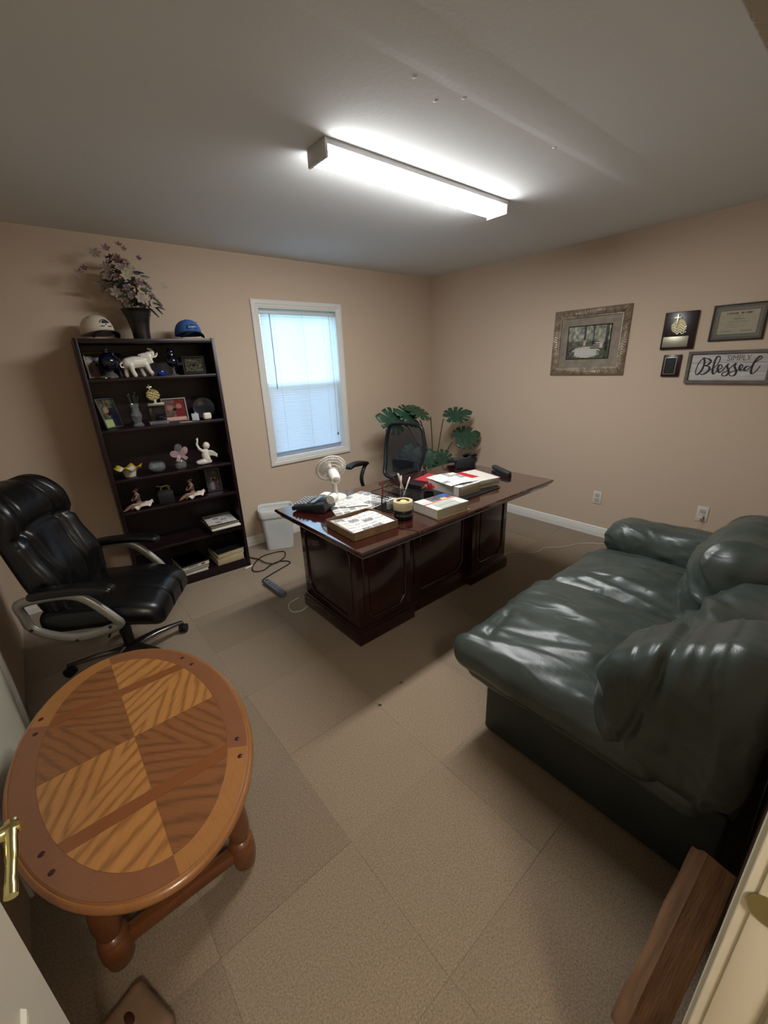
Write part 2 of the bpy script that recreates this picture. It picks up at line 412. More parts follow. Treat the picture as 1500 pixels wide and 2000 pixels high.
for zc, zh in ((.44, .56), (1.02, .28), (1.6, .62)):
    for yc in (.21, .535):
        b = B(); b.T = Matrix.Translation((.035, yc, zc)) @ Matrix.Rotation(PI/2, 4, 'Z')
        b.sweep(.24, zh, [(0, 0), (.004, .006), (.012, .007), (.02, .001), (.04, .003), (.05, .006)])
        b.bx(-.08, .08, -.006, 0, -zh/2+.04, zh/2-.04, .001); b.out('raised_panel', M_door, d1)
lv = B(); y = DW-.062; z = .985
lv.T = Matrix.Identity(4)
lv.tube([(.035, y, z), (.041, y, z), (.044, y, z)], [.032, .032, .026], 24)
lev = lv.out('lever_handle', M_brass, d1, 40)
b = B(); b.tube([(.042, y, z), (.062, y, z), (.08, y, z), (.100, y, z), (.105, y, z)], [.011, .009, .009, .010, .008], 16); b.out('shank', M_brass, lev, 40)
b = B(); b.tube(catmull([(.095, y+.012, z), (.095, y-.01, z), (.094, y-.04, z-.006), (.092, y-.07, z-.012), (.091, y-.088, z-.016)], 5), [.0085]*6+[.0075]*5+[.0065]*5+[.0075]*5, 12); b.out('lever_arm', M_brass, lev, 60)
# closet door on the left wall
d2 = sthing('door_2', 'closed white closet door with casing on the side wall', 'door', (XL, -1.22, 0))
b = B(); b.bx(0, .006, -.075-.8, -.075, .01, 2.03, .002); b.out('slab', M_door, d2)
for y0, y1 in ((-.07, 0), (-.95, -.88)):
    b = B(); b.bx(0, .012, y0, y1, 0, 2.1, .002).bx(.010, .018, y0+.018, y1-.008, 0, 2.1, .004); b.out('casing', M_trim, d2)
b = B(); b.bx(0, .016, -.95, 0, 2.06, 2.13, .004); b.out('head_casing', M_trim, d2)
# ---- window
wn = sthing('window_1', 'white framed double-hung window in the tan wall', 'window', ((WX0+WX1)/2, 0, (WZ0+WZ1)/2))
ww, wh = WX1-WX0, WZ1-WZ0
M_vinyl = mat('vinyl', '#dcdcd8', .4)
b = B(); b.sweep(ww+.124, wh+.124, [(0, 0), (0, .014), (.008, .018), (.03, .018), (.036, .013), (.05, .012), (.056, .009), (.066, .008), (.066, 0)]); b.out('casing', M_trim, wn, 20)
b = B(); b.T = Matrix.Translation((0, .06, 0)); b.sweep(ww+.004, wh+.004, [(0, .06), (.006, .06), (.006, -.06), (0, -.06)]); b.out('jamb_liner', M_trim, wn, 20)
M_glass = mat('pane_glass', '#f4fbff', .0, trans=1, ior=1.02, spec=.1)
for nm, zc, hh, yy in (('upper_sash', wh/4, wh/2, .095), ('lower_sash', -wh/4+.01, wh/2+.03, .075)):
    b = B(); b.T = Matrix.Translation((0, yy, zc)); b.sweep(ww-.01, hh, [(0, -.012), (0, .012), (.034, .012), (.038, .004), (.038, -.012)]); sh = b.out(nm, M_vinyl, wn, 20)
    b = B(); b.bx(-ww/2+.04, ww/2-.04, yy-.002, yy+.002, zc-hh/2+.036, zc+hh/2-.036); b.out('pane', M_glass, sh, 0)
    b = B(); b.bx(-.006, .006, yy-.004, yy+.004, zc-hh/2+.036, zc+hh/2-.036); b.out('muntin', M_vinyl, sh)
b = B(); b.bx(-ww/2+.02, ww/2-.02, .108, .109, -wh/2+.02, 0); b.out('insect_screen', mat('screen_mesh', '#6f86b4', .8, alpha=.42), wn, 0)
# ---- venetian blind
bl = thing('window_blind', 'lowered white venetian blind glowing with daylight in the window', 'blind', ((WX0+WX1)/2, .03, WZ1))
M_slat = bpy.data.materials.new('slat_vinyl'); M_slat.use_nodes = True
nt, n_, l_ = nodes(M_slat); pb = n_['Principled BSDF']; pb.inputs['Base Color'].default_value = lin('#e9ecec'); pb.inputs['Roughness'].default_value = .4
tr = n_.new('ShaderNodeBsdfTranslucent'); tr.inputs[0].default_value = lin('#e6eef2'); mx = n_.new('ShaderNodeMixShader'); mx.inputs[0].default_value = .42
l_.new(pb.outputs[0], mx.inputs[1]); l_.new(tr.outputs[0], mx.inputs[2]); l_.new(mx.outputs[0], n_['Material Output'].inputs[0])
M_rail = mat('blind_rail', '#cfd3d6', .4); M_cord = mat('blind_cord', '#dfe4e8', .7); M_wand = mat('wand_plastic', '#3c4a55', .3)
sw = ww - .03
b = B(); b.box((0, 0, -.030), (sw, .034, .024), .003); b.out('headrail', M_rail, bl)
n = 56; pz = (wh - .10) / n
b = B(); K = 6
for x in (-sw/2, sw/2):
    pass
rows = [[b.v((x, -.014 + .028*k/K, .0018*(1-((k-K/2)/(K/2))**2))) for k in range(K+1)] for x in (-sw/2+.008, 0, sw/2-.008)]
for A, C in zip(rows, rows[1:]):
    for k in range(K): b.f([A[k], C[k], C[k+1], A[k+1]])
slat = b.out('slat', M_slat, bl, 180)
for i in range(n):
    o = slat if i == 0 else link_copy(slat, bl)
    o.location = (0, 0, -.052 - i*pz); o.rotation_euler = (R(70), 0, 0)
b = B(); b.box((0, 0, -.052-n*pz-.004), (sw-.01, .022, .014), .003); b.out('bottom_rail', mat('rail_grey', '#8f98ad', .5), bl)
for x in (-sw*.32, sw*.05, sw*.34):
    b = B(); b.tube([(x, -.012, -.04), (x, -.012, -.05-n*pz)], .0011, 5); b.out('ladder_cord', M_cord, bl)
b = B(); b.tube([(-sw*.38, -.02, -.042), (-sw*.385, -.024, -.30), (-sw*.39, -.026, -.66)], .0035, 6); b.out('tilt_wand', M_wand, bl)
b = B(); b.tube([(sw*.42, -.022, -.042), (sw*.43, -.022, -.5), (sw*.435, -.022, -1.12)], .0013, 5); b.lathe([(0, 0), (.004, .004), (.006, -.0), (.007, -.02), (0, -.026)], 8, (sw*.435, -.022, -1.13)); b.out('lift_cord', M_wand, bl)
# ---- ceiling light
fx = thing('ceiling_light', 'long white fluorescent wraparound light fixture on the ceiling', 'light', (-1.965, -1.822, H))
M_enam = mat('white_enamel', '#c9c7c8', .4); M_glow = mat('diffuser_glow', (.975, .99, 1, 1), .3, emit=LAMP); M_glows = mat('diffuser_side_glow', (.975, .99, 1, 1), .3, emit=LAMP*.16)
b = B(); b.bx(-.625, .625, -.069, .069, -.022, 0, .002); b.out('housing', M_enam, fx)
b = B(); L = .612; A = []; C = []
for y, z in ((-.060, -.021), (-.062, -.048), (-.057, -.059), (-.048, -.063), (.048, -.063), (.057, -.059), (.062, -.048), (.060, -.021)):
    A.append(b.v((-L, y, z))); C.append(b.v((L, y, z)))
for k in range(1, 6): b.f([A[k], C[k], C[k+1], A[k+1]])
b.out('diffuser', M_glow, fx, 30)
for s in (-1, 1):
    b = B(); b.f([b.v((-L, s*.060, -.021)), b.v((L, s*.060, -.021)), b.v((L, s*.062, -.048)), b.v((-L, s*.062, -.048))]); b.out('diffuser_side', M_glows, fx, 0)
for s in (-1, 1):
    b = B(); b.box((s*.619, 0, -.034), (.013, .140, .068), .003); b.out('end_cap', M_enam, fx)

# ------------------------------------------------------------ bookcase
M_bc = mat('dark_cherry_laminate', '#1f0d13', .38, mix=('#14080c', 14, .35, .65), sc=(1, 1, 6), bump=(60, .05, .001))
BCX, BCY, BCR = -2.622, -.392, R(-3.2)     # front right corner at the floor, turned a little
BW, BD, BH = .825, .285, 1.795
bc = thing('bookcase', 'tall dark cherry bookcase with open shelves of keepsakes', 'bookcase', (BCX, BCY, 0), BCR)
SH = [1.557, 1.236, .900, .664, .360, .075]    # shelf tops
for x0 in (-BW, -.022):
    b = B(); b.bx(x0, x0+.022, 0, BD, 0, BH, .002); b.out('side_panel', M_bc, bc)
b = B(); b.bx(-BW+.022, -.022, .004, BD, BH-.03, BH-.004, .002); b.out('top_panel', M_bc, bc)
b = B(); b.bx(-BW+.022, -.022, BD-.008, BD-.002, .03, BH-.03); b.out('back_panel', M_bc, bc)
for z in SH:
    b = B(); b.bx(-BW+.022, -.022, .006, BD-.008, z-.02, z, .002); b.out('shelf', M_bc, bc)
b = B(); b.bx(-BW+.022, -.022, .006, .02, 0, .058, .002); b.out('plinth', M_bc, bc)
bcm = Matrix.Translation((BCX, BCY, 0)) @ Matrix.Rotation(BCR, 4, 'Z')
def sp_(x, dep, k):
    """point on shelf k at local x (from the right front corner) and depth"""
    z = BH if k < 0 else SH[k]
    p = bcm @ Vector((x, dep, z + .0005)); return (p.x, p.y, p.z)

# ------------------------------------------------------------ desk
M_dk = mat('mahogany', '#2c0e0d', .25, mix=('#1d0808', 6, .3, .7), sc=(1, 5, 1), coat=.5)
M_dt = mat('mahogany_top', '#38120f', .10, spec=.9, mix=('#250b0a', 5, .3, .7), sc=(1, 6, 1), coat=1.0); M_dt.node_tree.nodes['Principled BSDF'].inputs['Coat IOR'].default_value = 1.9; M_dt.node_tree.nodes['Principled BSDF'].inputs['Coat Roughness'].default_value = .03
dk = thing('executive_desk', 'dark red mahogany executive desk with panelled front covered in papers', 'desk', (-1.8475, -1.70, 0))
TX, TY0, TY1, TZ = .877, -.452, .452, .745
prof = [(0, 0), (.006, .0), (.012, -.006), (.012, -.014), (.004, -.02), (.004, -.024), (-.006, -.034), (-.012, -.038), (-.014, -.046), (-.05, -.046)]
b = B(); rings = []
for d, z in prof:
    d = d - .012
    rings.append([b.v(p) for p in ((-TX-d, TY0-d, TZ+z), (TX+d, TY0-d, TZ+z), (TX+d, TY1+d, TZ+z), (-TX-d, TY1+d, TZ+z))])
for A, C in zip(rings, rings[1:]):
    for k in range(4): b.f([A[k], A[(k+1) % 4], C[(k+1) % 4], C[k]])
b.f(rings[0]); b.f(rings[-1]); b.out('desk_top', M_dt, dk, 25)
PW, PY0, PY1 = .452, -.20, .452
def notched(b, w, h, nt_):
    """raised moulding strip round a panel with stepped corners, xz plane facing -y"""
    x, z = w/2, h/2; q = nt_
    pts = [(-x+q, -z), (x-q, -z), (x-q*.6, -z+q*.4), (x-q*.3, -z+q*.75), (x, -z+q), (x, z-q), (x-q*.3, z-q*.75), (x-q*.6, z-q*.4), (x-q, z), (-x+q, z), (-x+q*.6, z-q*.4), (-x+q*.3, z-q*.75), (-x, z-q), (-x, -z+q), (-x+q*.3, -z+q*.75), (-x+q*.6, -z+q*.4)]
    b.tube([(a, 0, c) for a, c in pts], .007, 8, closed=True)
for s in (-1, 1):
    xc = s*(.7425-PW/2); b = B(); b.bx(xc-PW/2+.018, xc+PW/2-.018, PY0+.018, PY1-.018, .08, .70, .003); pd = b.out('pedestal', M_dk, dk)
    b = B(); b.bx(xc-PW/2, xc+PW/2, PY0, PY1, 0, .085, .004).bx(xc-PW/2+.006, xc+PW/2-.006, PY0+.006, PY1-.006, .085, .100, .006); b.out('plinth', M_dk, pd)
    b = B(); b.bx(xc-PW/2+.008, xc+PW/2-.008, PY0+.008, PY1-.008, .665, .70, .008); b.out('cornice', M_dk, pd)
    b = B(); b.T = Matrix.Translation((xc, PY0+.017, .385)); notched(b, PW-.13, .48, .055); b.out('panel_moulding', M_dk, pd, 60)
    b = B(); b.T = Matrix.Translation((xc, PY0+.018, .385)); b.bx(-PW/2+.10, PW/2-.10, -.006, 0, -.19, .19, .004); b.out('raised_panel', M_dk, pd)
    b = B(); b.T = Matrix.Translation((xc + s*(PW/2-.017), (PY0+PY1)/2, .385)) @ Matrix.Rotation(s*PI/2, 4, 'Z'); notched(b, .50, .48, .055); b.out('panel_moulding', M_dk, pd, 60)
    for i, (z0, z1) in enumerate(((.12, .38), (.39, .52), (.53, .655))):
        b = B(); b.bx(xc-PW/2+.035, xc+PW/2-.035, PY1-.02, PY1-.004, z0, z1, .004); dr = b.out('drawer', M_dk, pd)
        b = B(); b.tube([(xc-.04, PY1-.004, (z0+z1)/2), (xc-.035, PY1+.014, (z0+z1)/2-.01), (xc+.035, PY1+.014, (z0+z1)/2-.01), (xc+.04, PY1-.004, (z0+z1)/2)], .004, 8); b.out('pull', M_brass, dr)
b = B(); b.bx(-.31, .31, PY0+.055, PY0+.075, .08, .70, .002); mp_ = b.out('modesty_panel', M_dk, dk)
b = B(); b.bx(-.31, .31, PY0+.04, PY0+.08, 0, .085, .004).bx(-.31, .31, PY0+.046, PY0+.08, .085, .1, .005); b.out('plinth', M_dk, mp_)
b = B(); b.T = Matrix.Translation((0, PY0+.053, .385)); notched(b, .48, .48, .06); b.out('panel_moulding', M_dk, mp_, 60)

# ------------------------------------------------------------ sofa
M_lea = leather('green_leather', '#3f4742', '#363d38', .34)
M_leb = mat('green_leather_base', '#2d3331', .5, mix=('#272c2a', 6, .4, .7), bump=(200, .2, .002))
sf = thing('leather_sofa', 'dark green leather sofa section with one arm and wrinkled cushions', 'sofa', (-2.545, -3.592, 0))
# local x from the near end towards the wall, y from the back towards the seat front
def ridg(p, f, an, seed):
    c, s_ = math.cos(an), math.sin(an); u = (p[0]*c + p[1]*s_)*f*.28; v = (-p[0]*s_ + p[1]*c)*f
    q = 1 - abs(N2(u + .35*N2(u*2, v*2, seed+5), v, seed)); q2 = 1 - abs(N2(u*2.3, v*2.1, seed+9)); return max(0, q - .62)**1.6 + .45*max(0, q2-.66)**1.5
def seatfn(seed, an, folds, amp=.085):
    def fn(p, nn, h):
        o = Vector((0, 0, 0)); ex, ey = p.x/h.x, p.y/h.y
        if nn.z > .05: o.z += .05*(1-abs(ex)**2.4)*(1-abs(ey)**2.6)*nn.z
        o += nn * (amp*ridg((p.x, p.y + p.z*.5), 5.5, an, seed)*min(1, (1.05-abs(ex))*3))
        for (x0, y0, x1, y1, w, a) in folds:
            d = Vector((x1-x0, y1-y0)); L = d.length; q = Vector((p.x-x0, p.y-y0)); tt = q.dot(d)/L/L
            e = abs(q.x*d.y-q.y*d.x)/L; k = max(0, 1-abs(2*tt-1)**3) if 0 < tt < 1 else 0
            o += nn * (a*math.exp(-(e/w)**2)*k*(.6 if nn.z < .2 else 1))
        o += nn * (.008*N2(p.x*4, p.y*4, seed+p.z*3))
        return o
    return fn
b = B(); b.bx(.012, 1.52, .02, .845, .02, .34, .018); b.out('base', M_leb, sf, 40)
b = B(); b.soft((.76, .5, .335), (1.60, .86, .10), .045, 30, lambda p, nn, h: nn*(.006*N2(p.x*6, p.y*6, 3) + .004*math.sin(p.x*40)*max(0, nn.y))); b.out('seat_deck', M_lea, sf, 180)
b = B(); b.soft((.325, .585, .40), (.79, .80, .135), .062, 56, seatfn(1, 1.9, [(.12, .28, .02, -.2, .02, .014), (.26, .1, .2, -.25, .018, .010), (-.22, .1, -.12, -.18, .022, .012), (-.33, .28, -.02, .33, .02, -.010), (.34, -.3, .34, .35, .02, .016)])); b.out('seat_cushion', M_lea, sf, 180)
b = B(); b.soft((1.015, .585, .395), (.64, .79, .135), .062, 50, seatfn(7, 2.0, [(-.2, .3, -.28, -.25, .018, .016), (-.12, .25, -.2, -.2, .016, .012), (0, .2, -.1, -.3, .018, .013), (.1, .1, .05, -.2, .02, .01)])); b.out('seat_cushion', M_lea, sf, 180)
def backfn(seed, an, amp=.10):
    def fn(p, nn, h):
        ex, ez = p.x/h.x, p.z/h.z
        o = nn*(amp*ridg((p.x, p.z*1.1), 6.5, an, seed))
        if nn.y > 0: o.y += .05*(1-abs(ex)**2.2)*(1-abs(ez)**2.2)*nn.y
        o += nn*(.014*N2(p.x*3.5, p.z*3.5, seed)); o += nn*(-.012*math.exp(-((p.z+.06*N2(p.x*5, 1, seed))/.03)**2)*max(0, nn.y))
        return o
    return fn
rt = Matrix.Rotation(R(13), 3, 'X')
b = B(); b.bx(.03, 1.50, .0, .10, .30, .74, .03); b.out('back_frame', M_leb, sf, 40)
b = B(); b.soft((.43, .165, .535), (.80, .25, .42), .11, 60, backfn(11, -.5), Matrix.Rotation(R(30), 3, 'X')); b.out('back_cushion', M_lea, sf, 180)
b = B(); b.soft((1.10, .245, .600), (.66, .26, .44), .11, 60, backfn(23, .9), Matrix.Rotation(R(10), 3, 'X')); b.out('back_cushion', M_lea, sf, 180)
def wrapfn(p, nn, h):
    k = (p.y + h.y)/(2*h.y)            # 0 at the back, 1 at the front of the wrap
    o = Vector((0, 0, 0)); o.z += .20*(1-k)*max(0, p.z/h.z)
    o += nn*(.07*ridg((p.y, p.z), 8, 1.25, 31)) + nn*(.012*N2(p.x*5, p.y*6, 9+p.z*4))
    o += nn*(-.020*math.exp(-((p.y - .055 + .25*(p.z-.05))/.016)**2)*(1 if nn.y < .6 else 0))
    return o
b = B(); b.soft((.085, .205, .545), (.30, .39, .36), .085, 50, wrapfn); b.out('corner_bolster', M_lea, sf, 180)
def armfn(p, nn, h):
    return nn*(.05*ridg((p.y, p.z + p.x), 7, .5, 41) + .01*N2(p.x*5, p.y*5, 2)) + Vector((0, 0, .025*max(0, nn.z)*(1-(p.y/h.y)**2)))
b = B(); b.soft((1.43, .52, .505), (.27, .88, .22), .10, 50, armfn); b.out('arm_pad', M_lea, sf, 180)
b = B(); b.bx(1.33, 1.52, .03, .88, .03, .44, .02); b.out('arm_panel', M_leb, sf, 40)

# ------------------------------------------------------------ black leather chair by the side wall
M_bl = mat('black_leather', '#08080a', .32, spec=.5, bump=(180, .2, .0015)); M_gry = mat('grey_arm_metal', '#8c8a82', .38, .55)
M_blp = mat('black_plastic', '#0d0d0e', .45); M_chr = mat('dark_chrome', '#77756f', .18, .9)
M_rub = mat('caster_rubber', '#101012', .6)
def star_base(p, rad, m, turn):
    for k in range(5):
        a = turn + 2*PI*k/5; c, s_ = math.cos(a), math.sin(a)
        b = B(); b.tube([(c*.03, s_*.03, .105), (c*rad*.5, s_*rad*.5, .098), (c*rad, s_*rad, .072)], [.027, .023, .015], 10, flat=(.7, 1.15)); lg = b.out('base_leg', m, p, 50)
        cx, cy = c*rad, s_*rad
        b = B(); b.T = Matrix.Translation((cx, cy, 0)) @ Matrix.Rotation(a+.7+k, 4, 'Z')
        b.cyl((0, -.021, .0275), (0, -.004, .0275), .027, n=16); b.cyl((0, .004, .0275), (0, .021, .0275), .027, n=16); b.cyl((0, 0, .028), (0, 0, .07), .008, n=8); b.box((0, 0, .045), (.03, .03, .018), .006)
        b.out('caster', M_rub, lg, 40)
ec = thing('leather_office_chair', 'black leather executive swivel chair with grey loop arms by the side wall', 'chair', (-3.635, -1.085, 0), R(-31))
star_base(ec, .315, M_chr, R(48))
b = B(); b.cyl((0, 0, .09), (0, 0, .27), .028, .028, 16); b.cyl((0, 0, .27), (0, 0, .37), .018, n=12); b.out('gas_lift', M_blp, ec)
b = B(); b.box((0, 0, .375), (.30, .22, .03), .008); b.tube([(.02, -.1, .37), (.05, -.22, .355), (.06, -.27, .35)], .006, 8); b.out('tilt_mechanism', M_blp, ec)
def chairseat(p, nn, h):
    o = Vector((0, 0, 0)); fx_ = p.x/h.x
    if nn.z > 0: o.z += .028*(1-(p.y/h.y)**2)
    if fx_ > .2: o.z -= .055*(fx_-.2)**2*1.5
    k = 1 - .12*max(0, fx_)**3; o.y -= p.y*(1-k)
    o += nn*(-.010*math.exp(-((p.y-.08)/.006)**2)*max(0, fx_)) + nn*(-.010*math.exp(-((p.y+.08)/.006)**2)*max(0, fx_))
    return o + nn*(.006*N2(p.x*6, p.y*6, 3))
b = B(); b.soft((.035, 0, .445), (.56, .53, .115), .052, 40, chairseat); b.out('seat', M_bl, ec, 180)
def chairback(p, nn, h):
    o = Vector((0, 0, 0)); z = p.z/h.z; y = p.y/h.y
    k = 1 - .17*max(0, z)**2 - .10*max(0, -z-.4); o.y -= p.y*(1-k)
    if nn.x > 0:
        o.x += .030*math.exp(-((z+.45)/.3)**2) + .034*math.exp(-((z-.62)/.26)**2)
        o += nn*(-.030*math.exp(-((abs(y)-.52-.06*math.sin(z*3))/.06)**2))
        o += nn*(-.024*math.exp(-((z-.26-.08*math.cos(y*2))/.045)**2))
        o += nn*(.03*ridg((p.y, p.z), 6, 1.2, 5))
    o.x += .05*z*z*(-1 if z > 0 else .3) + .05*y*y
    return o + nn*(.005*N2(p.y*6, p.z*6, 8))
b = B(); b.soft((-.285, 0, .785), (.125, .505, .665), .058, 44, chairback, Matrix.Rotation(R(-12), 3, 'Y')); b.out('backrest', M_bl, ec, 180)
for s in (-1, 1):
    y = s*.305
    lp = catmull([(-.255, y*.97, .53), (-.25, y, .60), (-.13, y, .625), (-.03, y, .622), (.04, y, .585), (.13, y, .475), (.14, y*.98, .435), (.07, y*.96, .405), (-.06, y*.96, .385), (-.16, y*.96, .41), (-.24, y*.96, .46)], 5, True)
    b = B(); b.tube(lp, .017, 10, True, flat=(1.0, 1.35), up=(0, 1, 0)); am = b.out('arm_loop', M_gry, ec, 60); am['label'] = 'grey metal loop arm'
    b = B(); b.soft((-.015, y, .650), (.36, .075, .042), .02, 14, lambda p, nn, h: Vector((0, 0, -.022*(max(0, p.x/h.x))**2 - .010*(max(0, -p.x/h.x))**2))); b.out('arm_pad', M_bl, am, 180)
    b = B()
    for q in ((.11, .44), (-.225, .47), (-.05, .388)): b.cyl((q[0], y*1.0+s*.018, q[1]), (q[0], y+s*.024, q[1]), .007, n=10)
    b.out('bolt', M_blp, am)

# ------------------------------------------------------------ mesh chair behind the desk
M_mesh = mat('chair_mesh', '#1b2026', .8, alpha=.72); M_nav = mat('black_chair_frame', '#12161d', .4)
mc = thing('mesh_office_chair', 'black mesh-back office chair behind the desk by the window', 'chair', (-1.455, -.80, 0), R(190))
star_base(mc, .31, M_blp, R(10))
b = B(); b.cyl((0, 0, .09), (0, 0, .26), .027, n=16); b.cyl((0, 0, .26), (0, 0, .40), .018, n=12); b.out('gas_lift', M_blp, mc)
b = B(); b.soft((.02, 0, .455), (.48, .50, .08), .035, 16, lambda p, nn, h: Vector((0, 0, -.03*max(0, p.x/h.x)**2))); b.out('seat', M_blp, mc, 180)
def bkx(z): return -.235 - .11*((z-.55)/.5) - .03*math.sin((z-.55)/.5*PI)
fr = []
for y, z in ((-.17, .56), (-.205, .68), (-.225, .82), (-.205, .96), (-.16, 1.035), (0, 1.05), (.16, 1.035), (.205, .96), (.225, .82), (.205, .68), (.17, .56), (0, .545)): fr.append((bkx(z), y, z))
b = B(); b.tube(catmull(fr, 5, True), .017, 10, True, flat=(1, 1.2)); bk = b.out('back_frame', M_nav, mc, 60)
b = B(); g = []
for i in range(9):
    z = .565 + i*.475/8; w = .165 + .055*math.sin((z-.56)/.49*PI)
    g.append([b.v((bkx(z) - .02*(1-(y/4)**2), w*y/4, z)) for y in range(-4, 5)])
for A, C in zip(g, g[1:]):
    for k in range(8): b.f([A[k], A[k+1], C[k+1], C[k]])
b.out('back_mesh', M_mesh, bk, 180)
b = B(); b.soft((bkx(.66)-.02, 0, .655), (.03, .25, .15), .014, 10); b.out('lumbar_pad', M_nav, bk, 180)
b = B(); b.tube(catmull([(bkx(.6)-.02, 0, .62), (-.27, 0, .5), (-.18, 0, .42), (0, 0, .40)], 4), .022, 8, flat=(.6, 1.6)); b.out('back_stem', M_blp, mc, 60)
for s in (-1, 1):
    y = s*.29
    b = B(); b.tube(catmull([(-.06, s*.22, .43), (-.05, y, .46), (-.02, y, .56), (-.07, y, .66), (-.12, y, .69)], 5), .019, 10, flat=(1, .7)); b.tube(catmull([(-.1, y, .685), (.0, y, .69), (.06, y, .695)], 4), .012, 8); am = b.out('arm_support', M_nav, mc, 60)
    b = B(); b.soft((.03, y, .712), (.26, .085, .032), .015, 12, lambda p, nn, h: Vector((0, 0, -.02*(p.x/h.x)**2))); b.out('arm_pad', M_blp, am, 180)

# ------------------------------------------------------------ oval coffee table
TA, TB_, TH = .558, .347, .42
tb = thing('coffee_table', 'oval oak coffee table with inlaid veneer top and turned legs', 'table', (-3.7507, -2.191, 0))
W_rimL = mat_wood('oak_rim_light', '#9a6839', '#7f512b', PI/2, 0); W_rimD = mat_wood('oak_rim_dark', '#7c5033', '#693f28', 0, 0)
W_bar = mat_wood('oak_bar', '#7b4926', '#68401f', 0, 0); W_leg = mat_wood('oak_leg', '#6f4223', '#522e18', 0, 0, rough=.35)
def el(a, s_=1.0, d=0): return ((TB_*s_ - d)*math.cos(a), (TA*s_ - d)*math.sin(a))
b = B(); n = 96; rings = []
for d, z in ((.030, -.034), (.010, -.032), (.002, -.024), (.0, -.014), (.004, -.006), (.010, -.003), (.0135, -.0045), (.016, -.0015), (.020, -.001)):
    rings.append([b.v((*el(2*PI*k/n, 1, d), TH+z)) for k in range(n)])
for A, C in zip(rings, rings[1:]):
    for k in range(n): b.f([A[k], A[(k+1) % n], C[(k+1) % n], C[k]])
b.f(rings[-1]); b.f(rings[0]); b.out('table_top', mat_wood('oak_edge', '#926136', '#7d502a', PI/2, 0), tb, 40)
IB, IA = .266, .480
def inn(x0, x1, y0, y1):
    """part of the inner oval within a rectangle"""
    pts = []
    k = 30
    P = [(IB*math.cos(2*PI*i/240), IA*math.sin(2*PI*i/240)) for i in range(240)]
    rect = [(x0, y0), (x1, y0), (x1, y1), (x0, y1)]
    poly = P
    for (ax, ay), (bx_, by_) in zip(rect, rect[1:]+rect[:1]):
        out_ = []
        for i in range(len(poly)):
            p, q = poly[i], poly[(i+1) % len(poly)]
            sp = (bx_-ax)*(p[1]-ay)-(by_-ay)*(p[0]-ax); sq = (bx_-ax)*(q[1]-ay)-(by_-ay)*(q[0]-ax)
            if sp >= 0: out_.append(p)
            if (sp >= 0) != (sq >= 0):
                t_ = sp/(sp-sq); out_.append((p[0]+(q[0]-p[0])*t_, p[1]+(q[1]-p[1])*t_))
        poly = out_
    c = (sum(p[0] for p in poly)/len(poly), sum(p[1] for p in poly)/len(poly))
    res = []
    for p in poly:
        v = Vector((p[0]-c[0], p[1]-c[1])); L = v.length
        if L > .002: v *= 1 - .0006/L
        q = (c[0]+v.x, c[1]+v.y)
        if not res or (abs(q[0]-res[-1][0]) + abs(q[1]-res[-1][1])) > 1e-4: res.append(q)
    return res
LT, LD, DT, DD = '#a8743f', '#683f1d', '#80522f', '#58351d'  # how the turned grain reflects light is put into lighter and darker veneer colours
yb = .247; bw = .043
ad = math.atan2(.255, .22)
for nm, r_, an, light in (('a', (0, 1, 0, yb), ad, 1), ('b', (0, 1, -yb, 0), -ad, 0), ('c', (-1, 0, -yb, 0), PI+ad, 1), ('d', (-1, 0, 0, yb), PI-ad, 0)):
    b = B(); b.prism(inn(*r_), TH-.004, TH); b.out('veneer_panel', mat_wood('oak_veneer_'+nm, LT if light else DT, LD if light else DD, an, 3.4, 46 if light else 52), tb, 0)
for nm, r_, an, light in (('e', (0, 1, yb+bw, 1), ad, 1), ('f', (-1, 0, yb+bw, 1), PI-ad, 0), ('g', (0, 1, -1, -yb-bw), -ad, 0), ('h', (-1, 0, -1, -yb-bw), PI+ad, 1)):
    b = B(); b.prism(inn(*r_), TH-.004, TH); b.out('veneer_panel', mat_wood('oak_veneer_'+nm, LT if light else DT, LD if light else DD, an, 2.8, 42), tb, 0)
for s in (-1, 1):
    b = B(); b.prism(inn(-1, 1, min(s*yb, s*(yb+bw)), max(s*yb, s*(yb+bw))), TH-.004, TH+.0002); b.out('cross_bar', W_bar, tb, 0)
aj = math.atan2(.30/TA, .285/TB_)
for a0, a1, m in ((-aj, aj, W_rimD), (aj, PI/2, W_rimD), (PI/2, PI-aj, W_rimL), (PI-aj, PI+aj, W_rimD), (PI+aj, 1.5*PI, W_rimD), (1.5*PI, 2*PI-aj, W_rimL)):
    k = 20; o_ = [el(a0 + (a1-a0)*i/k, 1, .018) for i in range(k+1)]
    i_ = [((IB+.0008)*math.cos(a0 + (a1-a0)*i/k), (IA+.0008)*math.sin(a0+(a1-a0)*i/k)) for i in range(k+1)]
    b = B(); A = [b.v((x, y, TH)) for x, y in o_]; C = [b.v((x, y, TH)) for x, y in i_]; D = [b.v((x, y, TH-.004)) for x, y in o_]; E_ = [b.v((x, y, TH-.004)) for x, y in i_]
    for i in range(k):
        b.f([A[i], A[i+1], C[i+1], C[i]]); b.f([A[i], A[i+1], D[i+1], D[i]]); b.f([C[i], C[i+1], E_[i+1], E_[i]])
    b.f([A[0], C[0], E_[0], D[0]]); b.f([A[k], C[k], E_[k], D[k]]); b.out('rim_segment', m, tb, 0)
M_peg = mat('dark_peg', '#3a1710', .4)
for s in (-1, 1):
    for u in (-1, 1):
        for x, y in ((.261, .248), (.243, .318)):
            b = B(); b.lathe([(0, .0012), (.007, .001), (.0085, 0), (.0085, -.003)], 14, (s*x, u*y, TH)); b.out('peg', M_peg, tb, 60)
b = B(); k = 48
